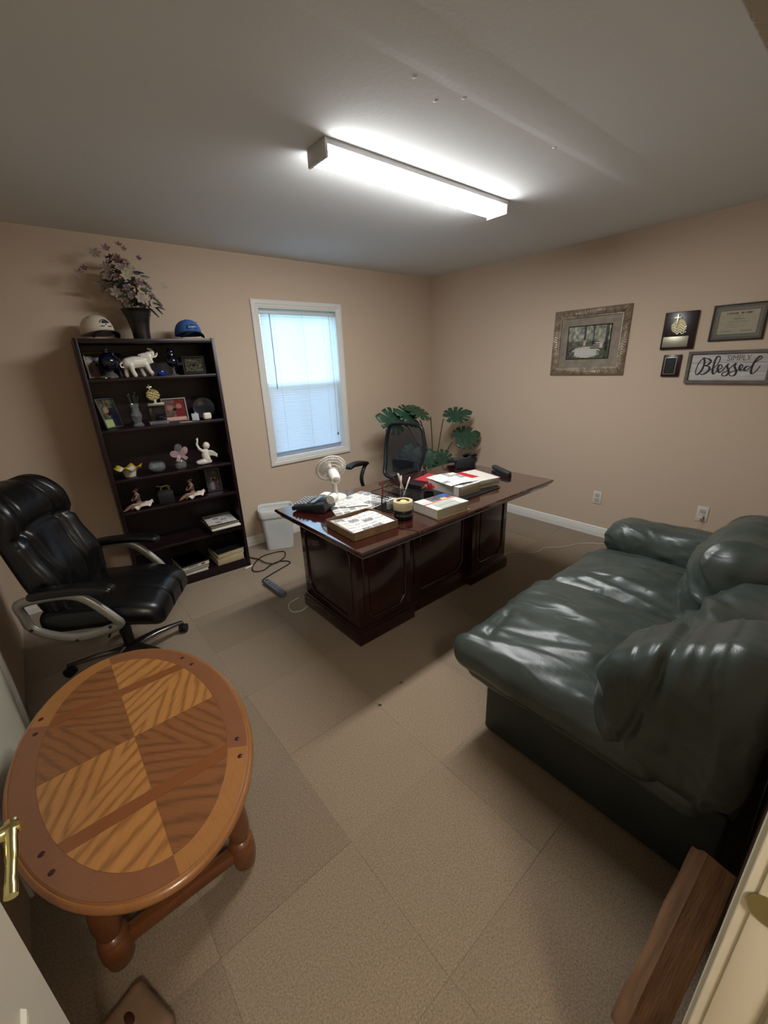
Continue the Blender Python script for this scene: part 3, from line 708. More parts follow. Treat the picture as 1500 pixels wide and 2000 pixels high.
for s0, s1, z0, z1 in ((.80, .80, TH-.085, TH-.03),):
    A = [b.v((*el(2*PI*i/k, .80), z0)) for i in range(k)]; C = [b.v((*el(2*PI*i/k, .80), z1)) for i in range(k)]
    D = [b.v((*el(2*PI*i/k, .75), z0)) for i in range(k)]; E_ = [b.v((*el(2*PI*i/k, .75), z1)) for i in range(k)]
    for i in range(k):
        q = (i+1) % k; b.f([A[i], A[q], C[q], C[i]]); b.f([D[i], D[q], E_[q], E_[i]]); b.f([A[i], A[q], D[q], D[i]])
b.out('apron', W_leg, tb, 60)
for sx_ in (-1, 1):
    for sy_ in (-1, 1):
        b = B(); b.lathe([(0, 0), (.026, .001), (.034, .012), (.036, .03), (.040, .05), (.040, .10), (.034, .108), (.038, .116), (.034, .124), (.026, .13), (.032, .15), (.036, .19), (.033, .24), (.026, .285), (.034, .295), (.034, .39)], 20, (sx_*.185, sy_*.345, 0)); b.out('leg', W_leg, tb, 40)
for sy_ in (-1, 1):
    b = B(); b.box((0, sy_*.345, .075), (.31, .034, .045), .006); b.out('stretcher', W_leg, tb)
for sx_ in (-1, 1):
    b = B(); b.box((sx_*.185, 0, .075), (.034, .63, .045), .006); b.out('stretcher', W_leg, tb)

# ------------------------------------------------------------ timber by the sofa, wood block by the door
M_tim = mat('rough_timber', '#8a6647', .85, mix=('#5f422b', 5, .3, .7), sc=(1, 6, 6), bump=(25, .7, .004))
tp0, tp1 = Vector((-3.03, -3.545, .046)), Vector((-2.645, -3.572, .300))
ax = (tp1-tp0).normalized(); L = (tp1-tp0).length
tm = B()
def timfn(p, nn, h): return nn*(.004*N2(p.x*9, p.y*30, p.z*30) - .004)
tm.soft((0, 0, 0), (L, .082, .082), .006, 22, timfn)
to = tm.out('timber_post', M_tim, None, 50); q = Matrix.Rotation(math.atan2(ax.y, ax.x), 4, 'Z') @ Matrix.Rotation(-math.asin(ax.z), 4, 'Y') @ Matrix.Rotation(R(32), 4, 'X')
to.matrix_world = Matrix.Translation((tp0+tp1)/2) @ q
tag(to, 'rough brown timber post leaning against the side of the green sofa', 'timber')
wb = thing('wood_block', 'short rounded wood block with a dark knot lying on the carpet by the open door', 'wood', (-3.93, -2.735, 0), R(20))
b = B(); b.soft((0, 0, .03), (.12, .16, .06), .022, 14, lambda p, nn, h: nn*.003*N2(p.x*20, p.y*20, 1)); b.out('block', mat_wood('pale_block', '#7a6048', '#654c37', PI/2, 0, rough=.6, coat=0), wb, 180)
b = B(); b.lathe([(0, .002), (.010, .0015), (.014, 0)], 14, (.0, .02, .0605), sx=.7, sy=1.3); b.out('knot', M_peg, wb, 180)
# ------------------------------------------------------------ waste bin
M_bin = mat('bin_plastic', '#c8cbcc', .45); M_bag = mat('bin_liner', '#dcdbd6', .4, alpha=.85)
tr_ = thing('waste_bin', 'white plastic waste bin with a translucent liner under the window', 'bin', (-2.25, -.205, 0), R(-24))
def rrect(w, d, r, k=5):
    o = []
    for cx, cy, a0 in ((w/2-r, d/2-r, 0), (-w/2+r, d/2-r, PI/2), (-w/2+r, -d/2+r, PI), (w/2-r, -d/2+r, 1.5*PI)):
        o += [(cx+r*math.cos(a0+PI/2*i/k), cy+r*math.sin(a0+PI/2*i/k)) for i in range(k+1)]
    return o
def loft(b, L, cap0=True, cap1=False):
    rs = [[b.v(p) for p in ring] for ring in L]
    for A, C in zip(rs, rs[1:]):
        for k in range(len(A)): b.f([A[k], A[(k+1) % len(A)], C[(k+1) % len(A)], C[k]])
    if cap0: b.f(rs[0])
    if cap1: b.f(rs[-1])
ring = lambda w, d, r, z, wob=0, sd=0: [(x*(1+wob*N2(x*40, y*40, sd)), y*(1+wob*N2(x*40, y*40, sd+1)), z + wob*.25*N2(x*30, y*30, sd+2)) for x, y in rrect(w, d, r)]
b = B(); loft(b, [ring(.23, .15, .035, 0), ring(.24, .16, .035, .004), ring(.29, .205, .04, .36), ring(.302, .217, .04, .362), ring(.302, .217, .04, .382), ring(.290, .205, .04, .382), ring(.235, .155, .035, .01)], True, True); b.out('bin_body', M_bin, tr_, 40)
b = B(); loft(b, [ring(.25, .165, .035, .2), ring(.29, .205, .04, .372), ring(.305, .22, .04, .395, .03), ring(.313, .228, .04, .388, .03), ring(.314, .229, .04, .35, .05, 3), ring(.302, .222, .04, .318, .05, 7)], False); b.out('bin_liner', M_bag, tr_, 180)
M_note = mat('yellow_paper', '#d8c23a', .7)
b = B(); b.soft((.03, .01, .30), (.09, .08, .05), .02, 8, lambda p, nn, h: nn*.015*N2(p.x*40, p.y*40, p.z*40)); tag(b.out('crumpled_paper', M_note, None, 20, (-2.25, -.205, 0), (0, 0, R(-24))), 'crumpled yellow paper inside the white waste bin', 'paper')

# ------------------------------------------------------------ things on the right wall (local x runs right, -y faces the room)
def wall_r(name, label, cat, y, z, group=None):
    o = thing(name, label, cat, (0, y, z), -PI/2, group); return o
M_sil = mat('champagne_frame', '#a89a86', .38, .45, mix=('#85786a', 30, .4, .65)); M_matb = mat('marbled_mat', '#a19788', .8, mix=('#b8ad9b', 14, .35, .65))
pc = wall_r('framed_picture', 'large garden print in a ribbed champagne frame above the desk', 'picture', -1.829, 1.683)
b = B(); b.sweep(.626, .524, [(0, 0), (0, .012), (.006, .020), (.016, .027), (.028, .030), (.040, .028), (.050, .021), (.056, .014), (.060, .016), (.064, .015), (.068, .008), (.068, 0)], (.0050, .004, .055, .019), 220); b.out('frame', M_sil, pc, 60)
b = B(); b.bx(-.25, .25, -.008, -.002, -.2, .2); b.out('mat_board', M_matb, pc, 0)
b = B(); b.T = Matrix.Translation((0, -.008, 0)); b.sweep(.362, .268, [(0, 0), (0, .003), (.006, .003), (.008, .0)]); b.out('mat_bevel', mat('dark_bevel', '#2f2a26', .6), pc)
def garden(u, v):
    n1 = N2(u*9, v*9, 1)*.5 + N2(u*24, v*24, 2)*.3; g = .34 + .18*n1
    c = [g*.95, g*.98, g*.78]
    if v > .55: k = .5 + .22*N2(u*14, v*8, 5) + .12*N2(u*40, v*40, 3); c = [k*.95, k*.98, k*.82]
    if abs(u-.42) < .02 or abs(u-.62) < .018 or abs(u-.93) < .04: c = [x*.55 for x in c]
    d = math.hypot((u-.45)/.36, (v-.2)/.17)
    if d < 1 and v < .38: k = .74 - .12*d + .06*N2(u*30, v*30, 4); c = [k, k*.96, k*.86]
    for i in range(4):
        x0, y0 = .56 + .06*i, .33 + .065*i
        if x0 < u < x0+.22-.02*i and y0 < v < y0+.028: c = [.72, .69, .62]
        elif x0 < u < x0+.22 and y0-.03 < v < y0: c = [.25, .24, .2]
    for ux, uy, s_ in ((.42, .40, .8), (.82, .32, 1.25)):
        if abs(u-ux) < .028*s_ and uy < v < uy+.13*s_: c = [.78, .75, .68]
        if math.hypot((u-ux)/.05/s_, (v-uy-.16*s_)/.05/s_) < 1: c = [.62, .5+.1*n1, .46]
    if u < .2 and v < .35 and N2(u*18, v*18, 9) > -.1: c = [.27, .22, .2]
    if u > .72 and v < .25 and N2(u*20, v*20, 8) > -.05: c = [.26, .27, .2]
    g_ = sum(c)/3; return [min(.95, max(.06, (x*.55+g_*.45)*1.5)) for x in c]
printed('print', .35, .256, 70, 52, garden, pc, (0, -.0085, 0), rough=.3)
b = B(); b.bx(-.25, .25, -.0125, -.0115, -.195, .195); b.out('glass', mat('picture_glass', '#ffffff', .03, trans=1, ior=1.05, spec=.3), pc, 0)
# wooden plaque with cross
M_plq = mat('plaque_walnut', '#27141b', .3, mix=('#1d0e14', 8, .3, .7)); M_gold = mat('gold_metal', '#e6e0bd', .3, .5); M_pew = mat('brushed_plate', '#9b9785', .4, .7)
pq = wall_r('award_plaque', 'dark wooden plaque with a shining cross emblem and blank metal plate', 'plaque', -2.482, 1.7245)
b = B(); b.box((0, -.010, 0), (.208, .018, .252), .004); b.out('board', M_plq, pq)
b = B(); b.box((-.012, -.020, -.074), (.160, .002, .072), .0008); b.out('name_plate', M_pew, pq)
em = B(); em.box((-.018, -.025, .066), (.012, .006, .090), .002); em.box((-.018, -.025, .086), (.050, .006, .012), .002); emo = em.out('cross', M_gold, pq)
b = B(); b.T = Matrix.Translation((-.005, -.020, .028)) @ Matrix.Rotation(PI/2, 4, 'X')
b.prism([(.046*math.cos(a), .046*math.sin(a)) for a in [2*PI*k/28 for k in range(28)]], 0, .002); b.out('medallion', mat('medallion_gold', '#8f8465', .35, .8), pq)
b = B()
for i in range(4): b.tube([(-.05+.012*i + .095*t_/10*(1-.12*i), -.0235, .036-.017*i + .008*math.sin(t_*1.25+i) - (.0 if i else .006*(t_/10))) for t_ in range(11)], .0042, 6)
b.out('wave', M_gold, pq, 60)
# small plaque
sq = wall_r('small_plaque', 'small dark plaque with black plate and thin silver border', 'plaque', -2.472, 1.485)
b = B(); b.box((0, -.009, 0), (.115, .016, .154), .003); b.out('board', M_plq, sq)
b = B(); b.box((-.006, -.0178, 0), (.076, .002, .118), .0005); b.out('silver_border', mat('silver_line', '#b9b6ae', .4, .3), sq)
def engr(u, v):
    q = .10
    if .15 < u < .85 and .1 < v < .9 and (v*11) % 1 < .45 and N2(u*26, int(v*11)*3.1, 2) > -.15: q = .2
    return [q*.8, q, q*.95]
printed('engraved_plate', .070, .112, 28, 44, engr, sq, (-.006, -.0190, 0), rough=.35)
# certificate
ct = wall_r('framed_certificate', 'framed cream certificate with grey decorative border and thin black frame', 'certificate', -2.811, 1.753)
b = B(); b.sweep(.29, .225, [(0, 0), (0, .014), (.003, .016), (.007, .016), (.009, .010), (.009, 0)]); b.out('frame', mat('black_frame', '#2a2623', .4), ct)
def cert(u, v):
    a = .52 + .05*N2(u*40, v*40, 1); c = [a, a*.97, a*.88]; e = min(u*1.29, (1-u)*1.29, v, 1-v)
    if e < .05: c = [.46, .44, .4]
    if abs(e-.05) < .008 or abs(e-.155) < .008: c = [.36, .34, .3]
    if e > .16:
        p = .74 + .02*N2(u*8, v*8, 3); c = [p, p*.96, p*.82]
        def ln_(y, w, hh, s_=1): return abs(v-y) < hh and abs(u-.5) < w and N2(u*60*s_, y*50, 4) > -.22
        if ln_(.765, .24, .022): c = [.42, .38, .32]
        if ln_(.69, .08, .012) or ln_(.60, .11, .014): c = [.52, .48, .4]
        for y in (.52, .47, .42, .37):
            if ln_(y, .2, .008): c = [.64, .6, .5]
        for y in (.26, .235):
            if abs(v-y) < .006 and (.2 < u < .4 or .58 < u < .8): c = [.55, .51, .43]
    return c
printed('certificate_sheet', .274, .209, 96, 74, cert, ct, (0, -.006, 0), rough=.5)
b = B(); b.bx(-.137, .137, -.0105, -.0098, -.1045, .1045); b.out('glass', MATS['picture_glass'], ct, 0)
# wooden word sign
sg = wall_r('wooden_sign', 'white plank sign reading simply blessed in a weathered grey frame', 'sign', -2.81, 1.4705)
M_wg = mat('weathered_grey', '#6f6862', .8, mix=('#55504b', 9, .3, .7), sc=(1, 1, 5), bump=(40, .4, .002)); M_wp = mat('whitewashed_plank', '#bdb9b4', .75, mix=('#a6a29d', 6, .4, .7), sc=(1, 1, 8))
b = B(); b.sweep(.472, .216, [(0, 0), (0, .026), (.001, .028), (.019, .028), (.020, .026), (.020, 0)]); b.out('frame', M_wg, sg)
for i in range(3):
    b = B(); b.box((0, -.008, -.0588+.0588*i), (.434, .010, .0572), .0012); b.out('plank', M_wp, sg)
M_ink = mat('sign_ink', '#231f22', .6)
STR = [[(-145, 66), (-134, 32), (-142, -20), (-165, -49), (-176, -30), (-169, 23), (-148, 58), (-120, 58), (-99, 42), (-112, 17), (-134, 12), (-101, 3), (-104, -26), (-128, -47), (-147, -44)],
 [(-96, -20), (-61, 10), (-48, 56), (-60, 72), (-73, 56), (-78, 6), (-75, -36), (-64, -44), (-51, -21)],
 [(-51, -21), (-31, -8), (-30, 10), (-45, 15), (-51, -10), (-39, -34), (-23, -26)],
 [(-23, -26), (-3, 14), (3, 19), (-1, 4), (14, -27), (8, -52), (-13, -57), (-20, -42), (3, -27)],
 [(3, -27), (37, 19), (43, 21), (40, 4), (55, -27), (51, -52), (31, -58), (19, -42), (38, -27)],
 [(38, -27), (77, -12), (83, 8), (72, 13), (67, -7), (77, -22), (94, -15)],
 [(119, 2), (103, 2), (94, -17), (108, -23), (124, -3), (142, 26), (169, 50), (171, 62), (157, 62), (138, 26), (132, -23), (141, -45), (158, -28), (174, 6)]]
for stz in STR:
    P = catmull([(x/1000, -.0138, z/1000) for x, z in stz], 6); rr = []
    for i, p in enumerate(P):
        d = P[min(i+1, len(P)-1)] - P[max(i-1, 0)]; rr.append(.0030 + (.0028 if d.z < -abs(d.x)*.5 else 0))
    rr = [(rr[max(i-1, 0)]+rr[i]+rr[min(i+1, len(rr)-1)])/3 for i in range(len(rr))]
    b = B(); b.tube(P, rr, 8, flat=(.25, 1), up=(0, 1, 0)); b.out('letter_stroke', M_ink, sg, 60)
text('lettering', 'SIMPLY', .050, mat('sign_grey_ink', '#5b5653', .6), sg, (.054, -.0132, .056), sx=.84)
# outlets
M_plate = mat('outlet_plate', '#cfcac0', .4); M_slot = mat('outlet_slot', '#3b3733', .6); M_recep = mat('outlet_face', '#bcb6aa', .4)
def outlet(label, y, z):
    o = wall_r('wall_outlet', label, 'outlet', y, z, 'white outlets low on the picture wall')
    b = B(); b.box((0, -.003, 0), (.074, .006, .118), .002); b.out('cover_plate', M_plate, o)
    for s in (-1, 1):
        b = B(); b.box((0, -.0065, s*.022), (.034, .004, .029), .006); rc = b.out('receptacle', M_recep, o)
        b = B(); b.box((-.006, -.0088, s*.022+.003), (.0022, .001, .009)); b.box((.006, -.0088, s*.022+.003), (.0022, .001, .007)); b.cyl((0, -.0085, s*.022-.008), (0, -.0093, s*.022-.008), .0026, n=8); b.out('slot', M_slot, rc)
    return o
outlet('white outlet between the desk and the green sofa, nothing plugged in', -2.082, .365)
o2 = outlet('white outlet above the sofa arm with a white cord plugged in', -2.865, .405)
M_wc = mat('white_cable', '#cfc8ba', .5)
pl_ = thing('charger_cable', 'white cord hanging from the outlet above the sofa arm', 'cord', (-.012, -2.865, .383))
b = B(); b.box((-.009, 0, 0), (.018, .026, .026), .004); b.out('plug', M_wc, pl_)
b = B(); b.tube(catmull([(-.016, 0, 0), (-.035, .012, -.03), (-.03, .05, -.09), (-.022, .07, -.2), (-.03, .075, -.33), (-.06, .07, -.380)], 6), .0022, 6); b.out('wire', M_wc, pl_, 60)

# ------------------------------------------------------------ cords and things on the floor
M_bc2 = mat('black_cable', '#151517', .5); M_gp = mat('grey_power_strip', '#5c6166', .5)
ps = thing('power_strip', 'grey power strip with a looping black cord on the carpet by the desk', 'power strip', (-2.662, -.92, 0), R(92))
b = B(); b.box((0, 0, .019), (.28, .052, .036), .006); b.out('housing', M_gp, ps)
for i in range(5):
    b = B(); x = -.1 + .042*i; b.box((x, 0, .0372), (.03, .026, .0008), .0003); of = b.out('socket', mat('strip_face', '#4b5055', .5), ps)
    b = B(); b.box((x-.006, .004, .0377), (.006, .002, .0006)); b.box((x-.006, -.004, .0377), (.006, .002, .0006)); b.out('slot', M_slot, of)
b = B(); b.box((.118, 0, .038), (.014, .02, .006), .002); b.out('switch', mat('switch_black', '#1b1d20', .4), ps)
cp = [(-2.668, -.78, .012), (-2.665, -.72, .007), (-2.52, -.66, .006), (-2.36, -.60, .006), (-2.40, -.52, .007), (-2.50, -.53, .014), (-2.585, -.565, .006), (-2.655, -.53, .006), (-2.62, -.43, .006), (-2.48, -.31, .006), (-2.30, -.34, .006), (-2.34, -.46, .007), (-2.46, -.52, .008), (-2.52, -.46, .013), (-2.535, -.36, .014), (-2.56, -.28, .006), (-2.57, -.24, .006)]
im = Matrix.Translation((-2.662, -.92, 0)) @ Matrix.Rotation(R(92), 4, 'Z'); im.invert()
b = B(); b.T = im; b.tube(catmull(cp, 7), .0048, 8); b.out('cord', M_bc2, ps, 60)
b = B(); b.tube(catmull([(-2.595, -1.175, .02), (-2.66, -1.17, .006), (-2.70, -1.21, .004), (-2.71, -1.28, .004), (-2.66, -1.315, .004), (-2.60, -1.30, .006)], 7), .0032, 7); tag(b.out('white_cable', M_wc, None, 60), 'white cable loop on the carpet against the desk pedestal', 'cable')
b = B(); b.tube(catmull([(-1.02, -1.80, .004), (-.93, -1.77, .004), (-.86, -1.80, .004), (-.78, -1.90, .004), (-.68, -1.94, .004), (-.58, -1.94, .004), (-.49, -2.02, .004), (-.40, -2.06, .004), (-.30, -2.10, .004), (-.22, -2.16, .004), (-.12, -2.3, .004)], 6), .003, 6); tag(b.out('floor_cable', M_wc, None, 60), 'thin white cable snaking over the carpet behind the sofa arm', 'cable')
b = B(); b.box((-2.655, -.425, .006), (.075, .016, .009), .002, Matrix.Rotation(R(12), 3, 'Z')); tag(b.out('plastic_shim', mat('white_plastic', '#d8d4cb', .5)), 'small white plastic shim on the carpet at the bookcase corner', 'shim')
random.seed(2)
for x, y, lb in ((-2.62, -2.28, 'dark curled lint scrap on the carpet closest to the sofa corner'), (-2.80, -2.32, 'dark lint scrap on the carpet towards the oval table')):
    b = B(); b.tube([(x, y, .002), (x+.012, y+.006, .004), (x+.02, y-.004, .002)], .002, 5); b.tube([(x+.01, y+.012, .002), (x+.012, y-.008, .003)], .0016, 5); tag(b.out('lint', mat('dark_lint', '#3a332b', .9)), lb, 'lint', 'scraps of lint on the carpet')

# ------------------------------------------------------------ monstera
M_leaf = mat('monstera_leaf', '#1f3a2b', .42, mix=('#2c4d38', 20, .4, .65)); M_stem = mat('monstera_stem', '#33452e', .5); M_pot = mat('pot_brown', '#4a382c', .6)
PX, PY = -.56, -.58
pt = thing('potted_monstera', 'potted monstera with split dark green leaves in the corner behind the desk', 'plant', (PX, PY, 0))
b = B(); b.lathe([(0, 0), (.10, 0), (.115, .02), (.145, .26), (.155, .27), (.155, .29), (.142, .29), (.138, .26), (0, .255)], 28); b.out('pot', M_pot, pt, 40)
b = B(); b.lathe([(0, .27), (.07, .268), (.138, .262)], 20); b.out('soil', mat('soil', '#2b2119', .95, bump=(40, .8, .01)), pt)
def leaf_mesh(b, w, L, seed):
    """split heart-shaped leaf, base at origin, tip along +x, in the xy plane with a fold and droop"""
    rnd = random.Random(seed); n = 132; c = (.42, 0); outl = []
    cuts = [(s*(a + rnd.uniform(-.06, .06)), rnd.uniform(.35, .6)) for s in (-1, 1) for a in (.42, .85, 1.3, 1.75, 2.2)]
    for i in range(n):
        a = -PI + 2*PI*i/n
        r = .50 + .08*math.cos(a) - .10*math.cos(2*a)*.2
        if abs(a) > 2.75: r *= 1 - .55*((abs(a)-2.75)/.39)          # notch at the stalk
        if abs(a) < .35: r += .12*(1-abs(a)/.35)
        for ca, dp in cuts:
            e = abs(a-ca)/.065
            if e < 1: r *= 1 - dp*(1-e)**.6
        outl.append((c[0] + r*math.cos(a)*1.02, r*math.sin(a)*.98))
    def zf(x, y): return (.10*abs(y) - .28*(x*x)*.5 - .22*y*y) 
    rows = []
    for f_ in (.0, .45, .75, 1.0):
        if f_ == 0: rows.append([b.v((c[0]*L, 0, zf(c[0], 0)*L))]); continue
        rows.append([b.v(((c[0]+(x-c[0])*f_)*L, y*f_*w, zf(c[0]+(x-c[0])*f_, y*f_)*L)) for x, y in outl])
    for k in range(n): b.f([rows[0][0], rows[1][k], rows[1][(k+1) % n]])
    for A, C in zip(rows[1:], rows[2:]):
        for k in range(n): b.f([A[k], A[(k+1) % n], C[(k+1) % n], C[k]])
def face_cam_leaf(tip_dir, nrm):
    x = Vector(tip_dir).normalized(); z = Vector(nrm); z = (z - x*z.dot(x)).normalized(); y = z.cross(x)
    return Matrix((x, y, z)).transposed()
# base of leaf (world), tip direction, normal, size  -- camera side is about (-.6,-.7,.3)
LV = [((-.85, -.45, .97), (-.75, .1, .35), (-.35, -.75, .5), .27), ((-.66, -.47, 1.00), (-.75, .05, .40), (-.2, -.65, .7), .26), ((-.55, -.52, 1.03), (-.75, .25, .42), (.1, -.5, .8), .25), ((-.43, -.60, 1.00), (.78, -.42, .28), (-.3, -.4, .85), .26),
      ((-.38, -.68, .76), (.62, -.32, .22), (-.4, -.6, .65), .27), ((-.78, -.55, .80), (-.45, -.1, -.55), (-.5, -.7, .3), .26), ((-.84, -.52, .72), (-.25, -.05, -.8), (-.6, -.7, .2), .24), ((-.66, -.66, .66), (.35, -.25, -.25), (-.4, -.7, .5), .25), ((-.72, -.62, .74), (-.1, -.3, -.6), (-.45, -.75, .4), .20)]
for i, (p, d, nm, s_) in enumerate(LV):
    b = B(); p = Vector(p) - Vector((PX, PY, 0)); a = 2*PI*i/9
    b.tube(catmull([(.03*math.cos(a), .03*math.sin(a), .26), (p.x*.35, p.y*.35, .26+(p.z-.26)*.5), (p.x*.85, p.y*.85, p.z-.04), (p.x, p.y, p.z)], 6), .006, 7); st = b.out('stem', M_stem, pt, 60)
    b = B(); leaf_mesh(b, s_*1.05, s_*1.15, i*7+1); lo = b.out('leaf', M_leaf, st, 180); lo.matrix_local = Matrix.Translation(p) @ face_cam_leaf(d, nm).to_4x4()
    k = lo.modifiers.new('thickness', 'SOLIDIFY'); k.thickness = .0012

# ------------------------------------------------------------ things on the desk
DZ_ = .7455
M_wht = mat('fan_white', '#d6d0c6', .4); M_grc = mat('fan_grey', '#a9a49c', .45)
fn_ = thing('desk_fan', 'small white desk fan turned to the window on the desk', 'fan', (-2.325, -1.345, DZ_))
b = B(); b.lathe([(0, 0), (.072, 0), (.075, .006), (.072, .014), (.045, .026), (.022, .034), (0, .036)], 32); b.out('base', M_wht, fn_, 40)
b = B(); b.lathe([(.019, .03), (.016, .06), (.015, .10), (.017, .13)], 18); b.out('neck', M_wht, fn_, 60)
hd = Matrix.Translation((0, 0, .155)) @ face_cam_leaf((.30, .85, .42), (0, -.4, .9)).to_4x4()       # local x = blowing direction
b = B(); b.T = hd; b.tube([(-.055, 0, 0), (-.05, 0, 0), (-.02, 0, 0), (.02, 0, 0), (.045, 0, 0)], [.018, .030, .037, .036, .030], 22); b.out('motor_housing', M_wht, fn_, 50)
b = B(); b.T = hd; b.tube([(-.058, 0, 0), (-.052, 0, 0)], [.016, .022], 18); b.out('motor_cap', M_grc, fn_, 50)
b = B(); b.T = hd; RF = .098
for r_, x in ((.035, .04), (.055, .046), (.075, .056), (.092, .068)): b.tube([(x, r_*math.cos(2*PI*k/36), r_*math.sin(2*PI*k/36)) for k in range(36)], .0014, 5, True)
for r_, x in ((.03, .118), (.055, .114), (.078, .104)): b.tube([(x, r_*math.cos(2*PI*k/36), r_*math.sin(2*PI*k/36)) for k in range(36)], .0014, 5, True)
for k in range(44):
    c, s_ = math.cos(2*PI*k/44), math.sin(2*PI*k/44)
    b.tube([(.04, .032*c, .032*s_), (.05, .062*c, .062*s_), (.068, .092*c, .092*s_), (.08, RF*c, RF*s_)], .0011, 4)
    b.tube([(.08, RF*c, RF*s_), (.10, .085*c, .085*s_), (.117, .04*c, .04*s_), (.119, .02*c, .02*s_)], .0011, 4)
b.out('grille', M_wht, fn_, 60)
b = B(); b.T = hd; b.tube([(.080, RF*math.cos(2*PI*k/48), RF*math.sin(2*PI*k/48)) for k in range(48)], .005, 8, True, flat=(1, 1.4)); b.out('rim_ring', M_wht, fn_, 60)
for k in range(3):
    b = B(); b.T = hd @ Matrix.Rotation(2*PI*k/3, 4, 'X'); g = []
    for i in range(7):
        a = -.7 + 1.4*i/6; g.append([b.v((.075 + .014*(i-3)/3*(.5+.5*q/3), (.018+.064*q/3*(1-.1*(i-3)**2/9))*math.cos(a), (.018+.064*q/3)*math.sin(a))) for q in range(4)])
    for A, C in zip(g, g[1:]):
        for q in range(3): b.f([A[q], A[q+1], C[q+1], C[q]])
    b.out('blade', M_grc, fn_, 180)
b = B(); b.T = hd; b.tube([(.06, 0, 0), (.119, 0, 0), (.122, 0, 0)], [.016, .018, .014], 16); b.out('hub', M_wht, fn_, 50)
# adding machine
M_dkp = mat('dark_plastic', '#1c1c1e', .45); M_key = mat('calculator_key', '#8c8f92', .5); M_ppr = mat('white_paper', '#d9d6ce', .7)
ca = thing('adding_machine', 'black printing calculator with a white paper roll at the desk end', 'calculator', (-2.53, -1.43, DZ_+.012), R(212))
b = B(); b.T = Matrix.Rotation(R(8), 4, 'X'); b.box((0, -.01, .024), (.17, .22, .026), .006); b.out('body', M_dkp, ca)
b = B(); b.bx(-.08, .08, .055, .10, -.011, .045, .008); b.out('printer_housing', M_dkp, ca)
b = B(); b.cyl((-.03, .118, .062), (.03, .118, .062), .027, n=24); b.out('paper_roll', M_ppr, ca, 40)
b = B(); b.tube([(0, .10, .09), (0, .08, .094), (0, .055, .092), (0, .04, .085)], .028, 4, flat=(.02, 1), up=(0, 0, 1)); b.out('paper_strip', M_ppr, ca, 0)
kp = None
for i in range(6):
    for q in range(4):
        b = B(); b.T = Matrix.Rotation(R(8), 4, 'X')
        if kp is None: b.T = Matrix.Identity(4); b.box((0, 0, 0), (.017, .013, .008), .002, seg=1); kp = b.out('key', M_key, ca); o = kp
        else: o = link_copy(kp, ca)
        o.location = (-.065 + i*.026, -.105 + q*.024, .037 + (-.105 + q*.024)*.14 + .011); o.rotation_euler = (R(8), 0, 0)
b = B(); b.T = Matrix.Rotation(R(8), 4, 'X'); b.bx(-.07, .07, .005, .035, .046, .050); b.out('display', mat('lcd_grey', '#5f6b66', .2), ca)
# printed matter
def newsprint(seed, dark=.35, bg=.84):
    def f_(u, v):
        c = bg + .03*N2(u*5, v*5, seed); col = int(u*4); uu = (u*4) % 1
        pic = N2(col*3.3 + .5, int(v*5)*2.7, seed*1.7)
        if pic > .12 and .08 < uu < .92 and (v*5) % 1 > .15: k = .5 + .32*N2(u*30, v*30, seed); return [k, k, k*.99]
        if .08 < uu < .92 and (v*34) % 1 < .5 and N2(u*60, int(v*34)*1.9, seed) > -.1: c -= dark*.6
        return [c, c*.985, c*.95]
    return f_
tn = thing('cardboard_tray', 'shallow cardboard box lid holding printed sheets at the desk corner', 'box', (-2.515, -1.885, DZ_), R(-3))
M_card = mat('cardboard', '#7d6346', .85, mix=('#6e563b', 12, .4, .6))
b = B(); tw, td, th = .285, .275, .045
b.bx(-tw/2, tw/2, -td/2, td/2, 0, .002).bx(-tw/2, tw/2, -td/2, -td/2+.003, 0, th).bx(-tw/2, tw/2, td/2-.003, td/2, 0, th).bx(-tw/2, -tw/2+.003, -td/2, td/2, 0, th*.9).bx(tw/2-.003, tw/2, -td/2, td/2, 0, th); b.out('tray', M_card, tn)
b = B(); b.prism([(tw/2-.03, td/2-.002), (tw/2+.0, td/2-.002), (tw/2+.0, td/2-.07)], th, th+.002); b.out('flap', M_card, tn, 0)
for i in range(4):
    pr = printed('printed_sheet', .262, .235, 44, 40, newsprint(i+2), None, (-2.515 + .004*i-.006, -1.885 + .006*((i*7) % 3 - 1), DZ_ + .018 + .0052*i), (0, 0, R(-3 + (i*5) % 7 - 3)), .8, True, curl=lambda u, v, i=i: .004*math.sin(u*5+i) + .010*max(0, .3-u))
    tag(pr, ['lowest printed sheet under the others in the cardboard tray', 'second printed sheet from the bottom in the cardboard tray', 'printed sheet just under the top one in the cardboard tray', 'top printed sheet with small pictures in the cardboard tray'][i], 'paper', 'printed sheets in the cardboard tray')
tag(printed('newspaper', .26, .30, 50, 56, newsprint(13), None, (-2.21, -1.52, DZ_), (0, 0, R(12)), .8, True, th=.003), 'folded newspaper lying behind the black mesh organizer', 'newspaper')
tag(printed('bill_sheet', .20, .26, 30, 40, newsprint(21, .3, .8), None, (-2.38, -1.55, DZ_), (0, 0, R(-20)), .8, True, th=.002), 'white printed sheet between the desk fan and the newspaper', 'paper')
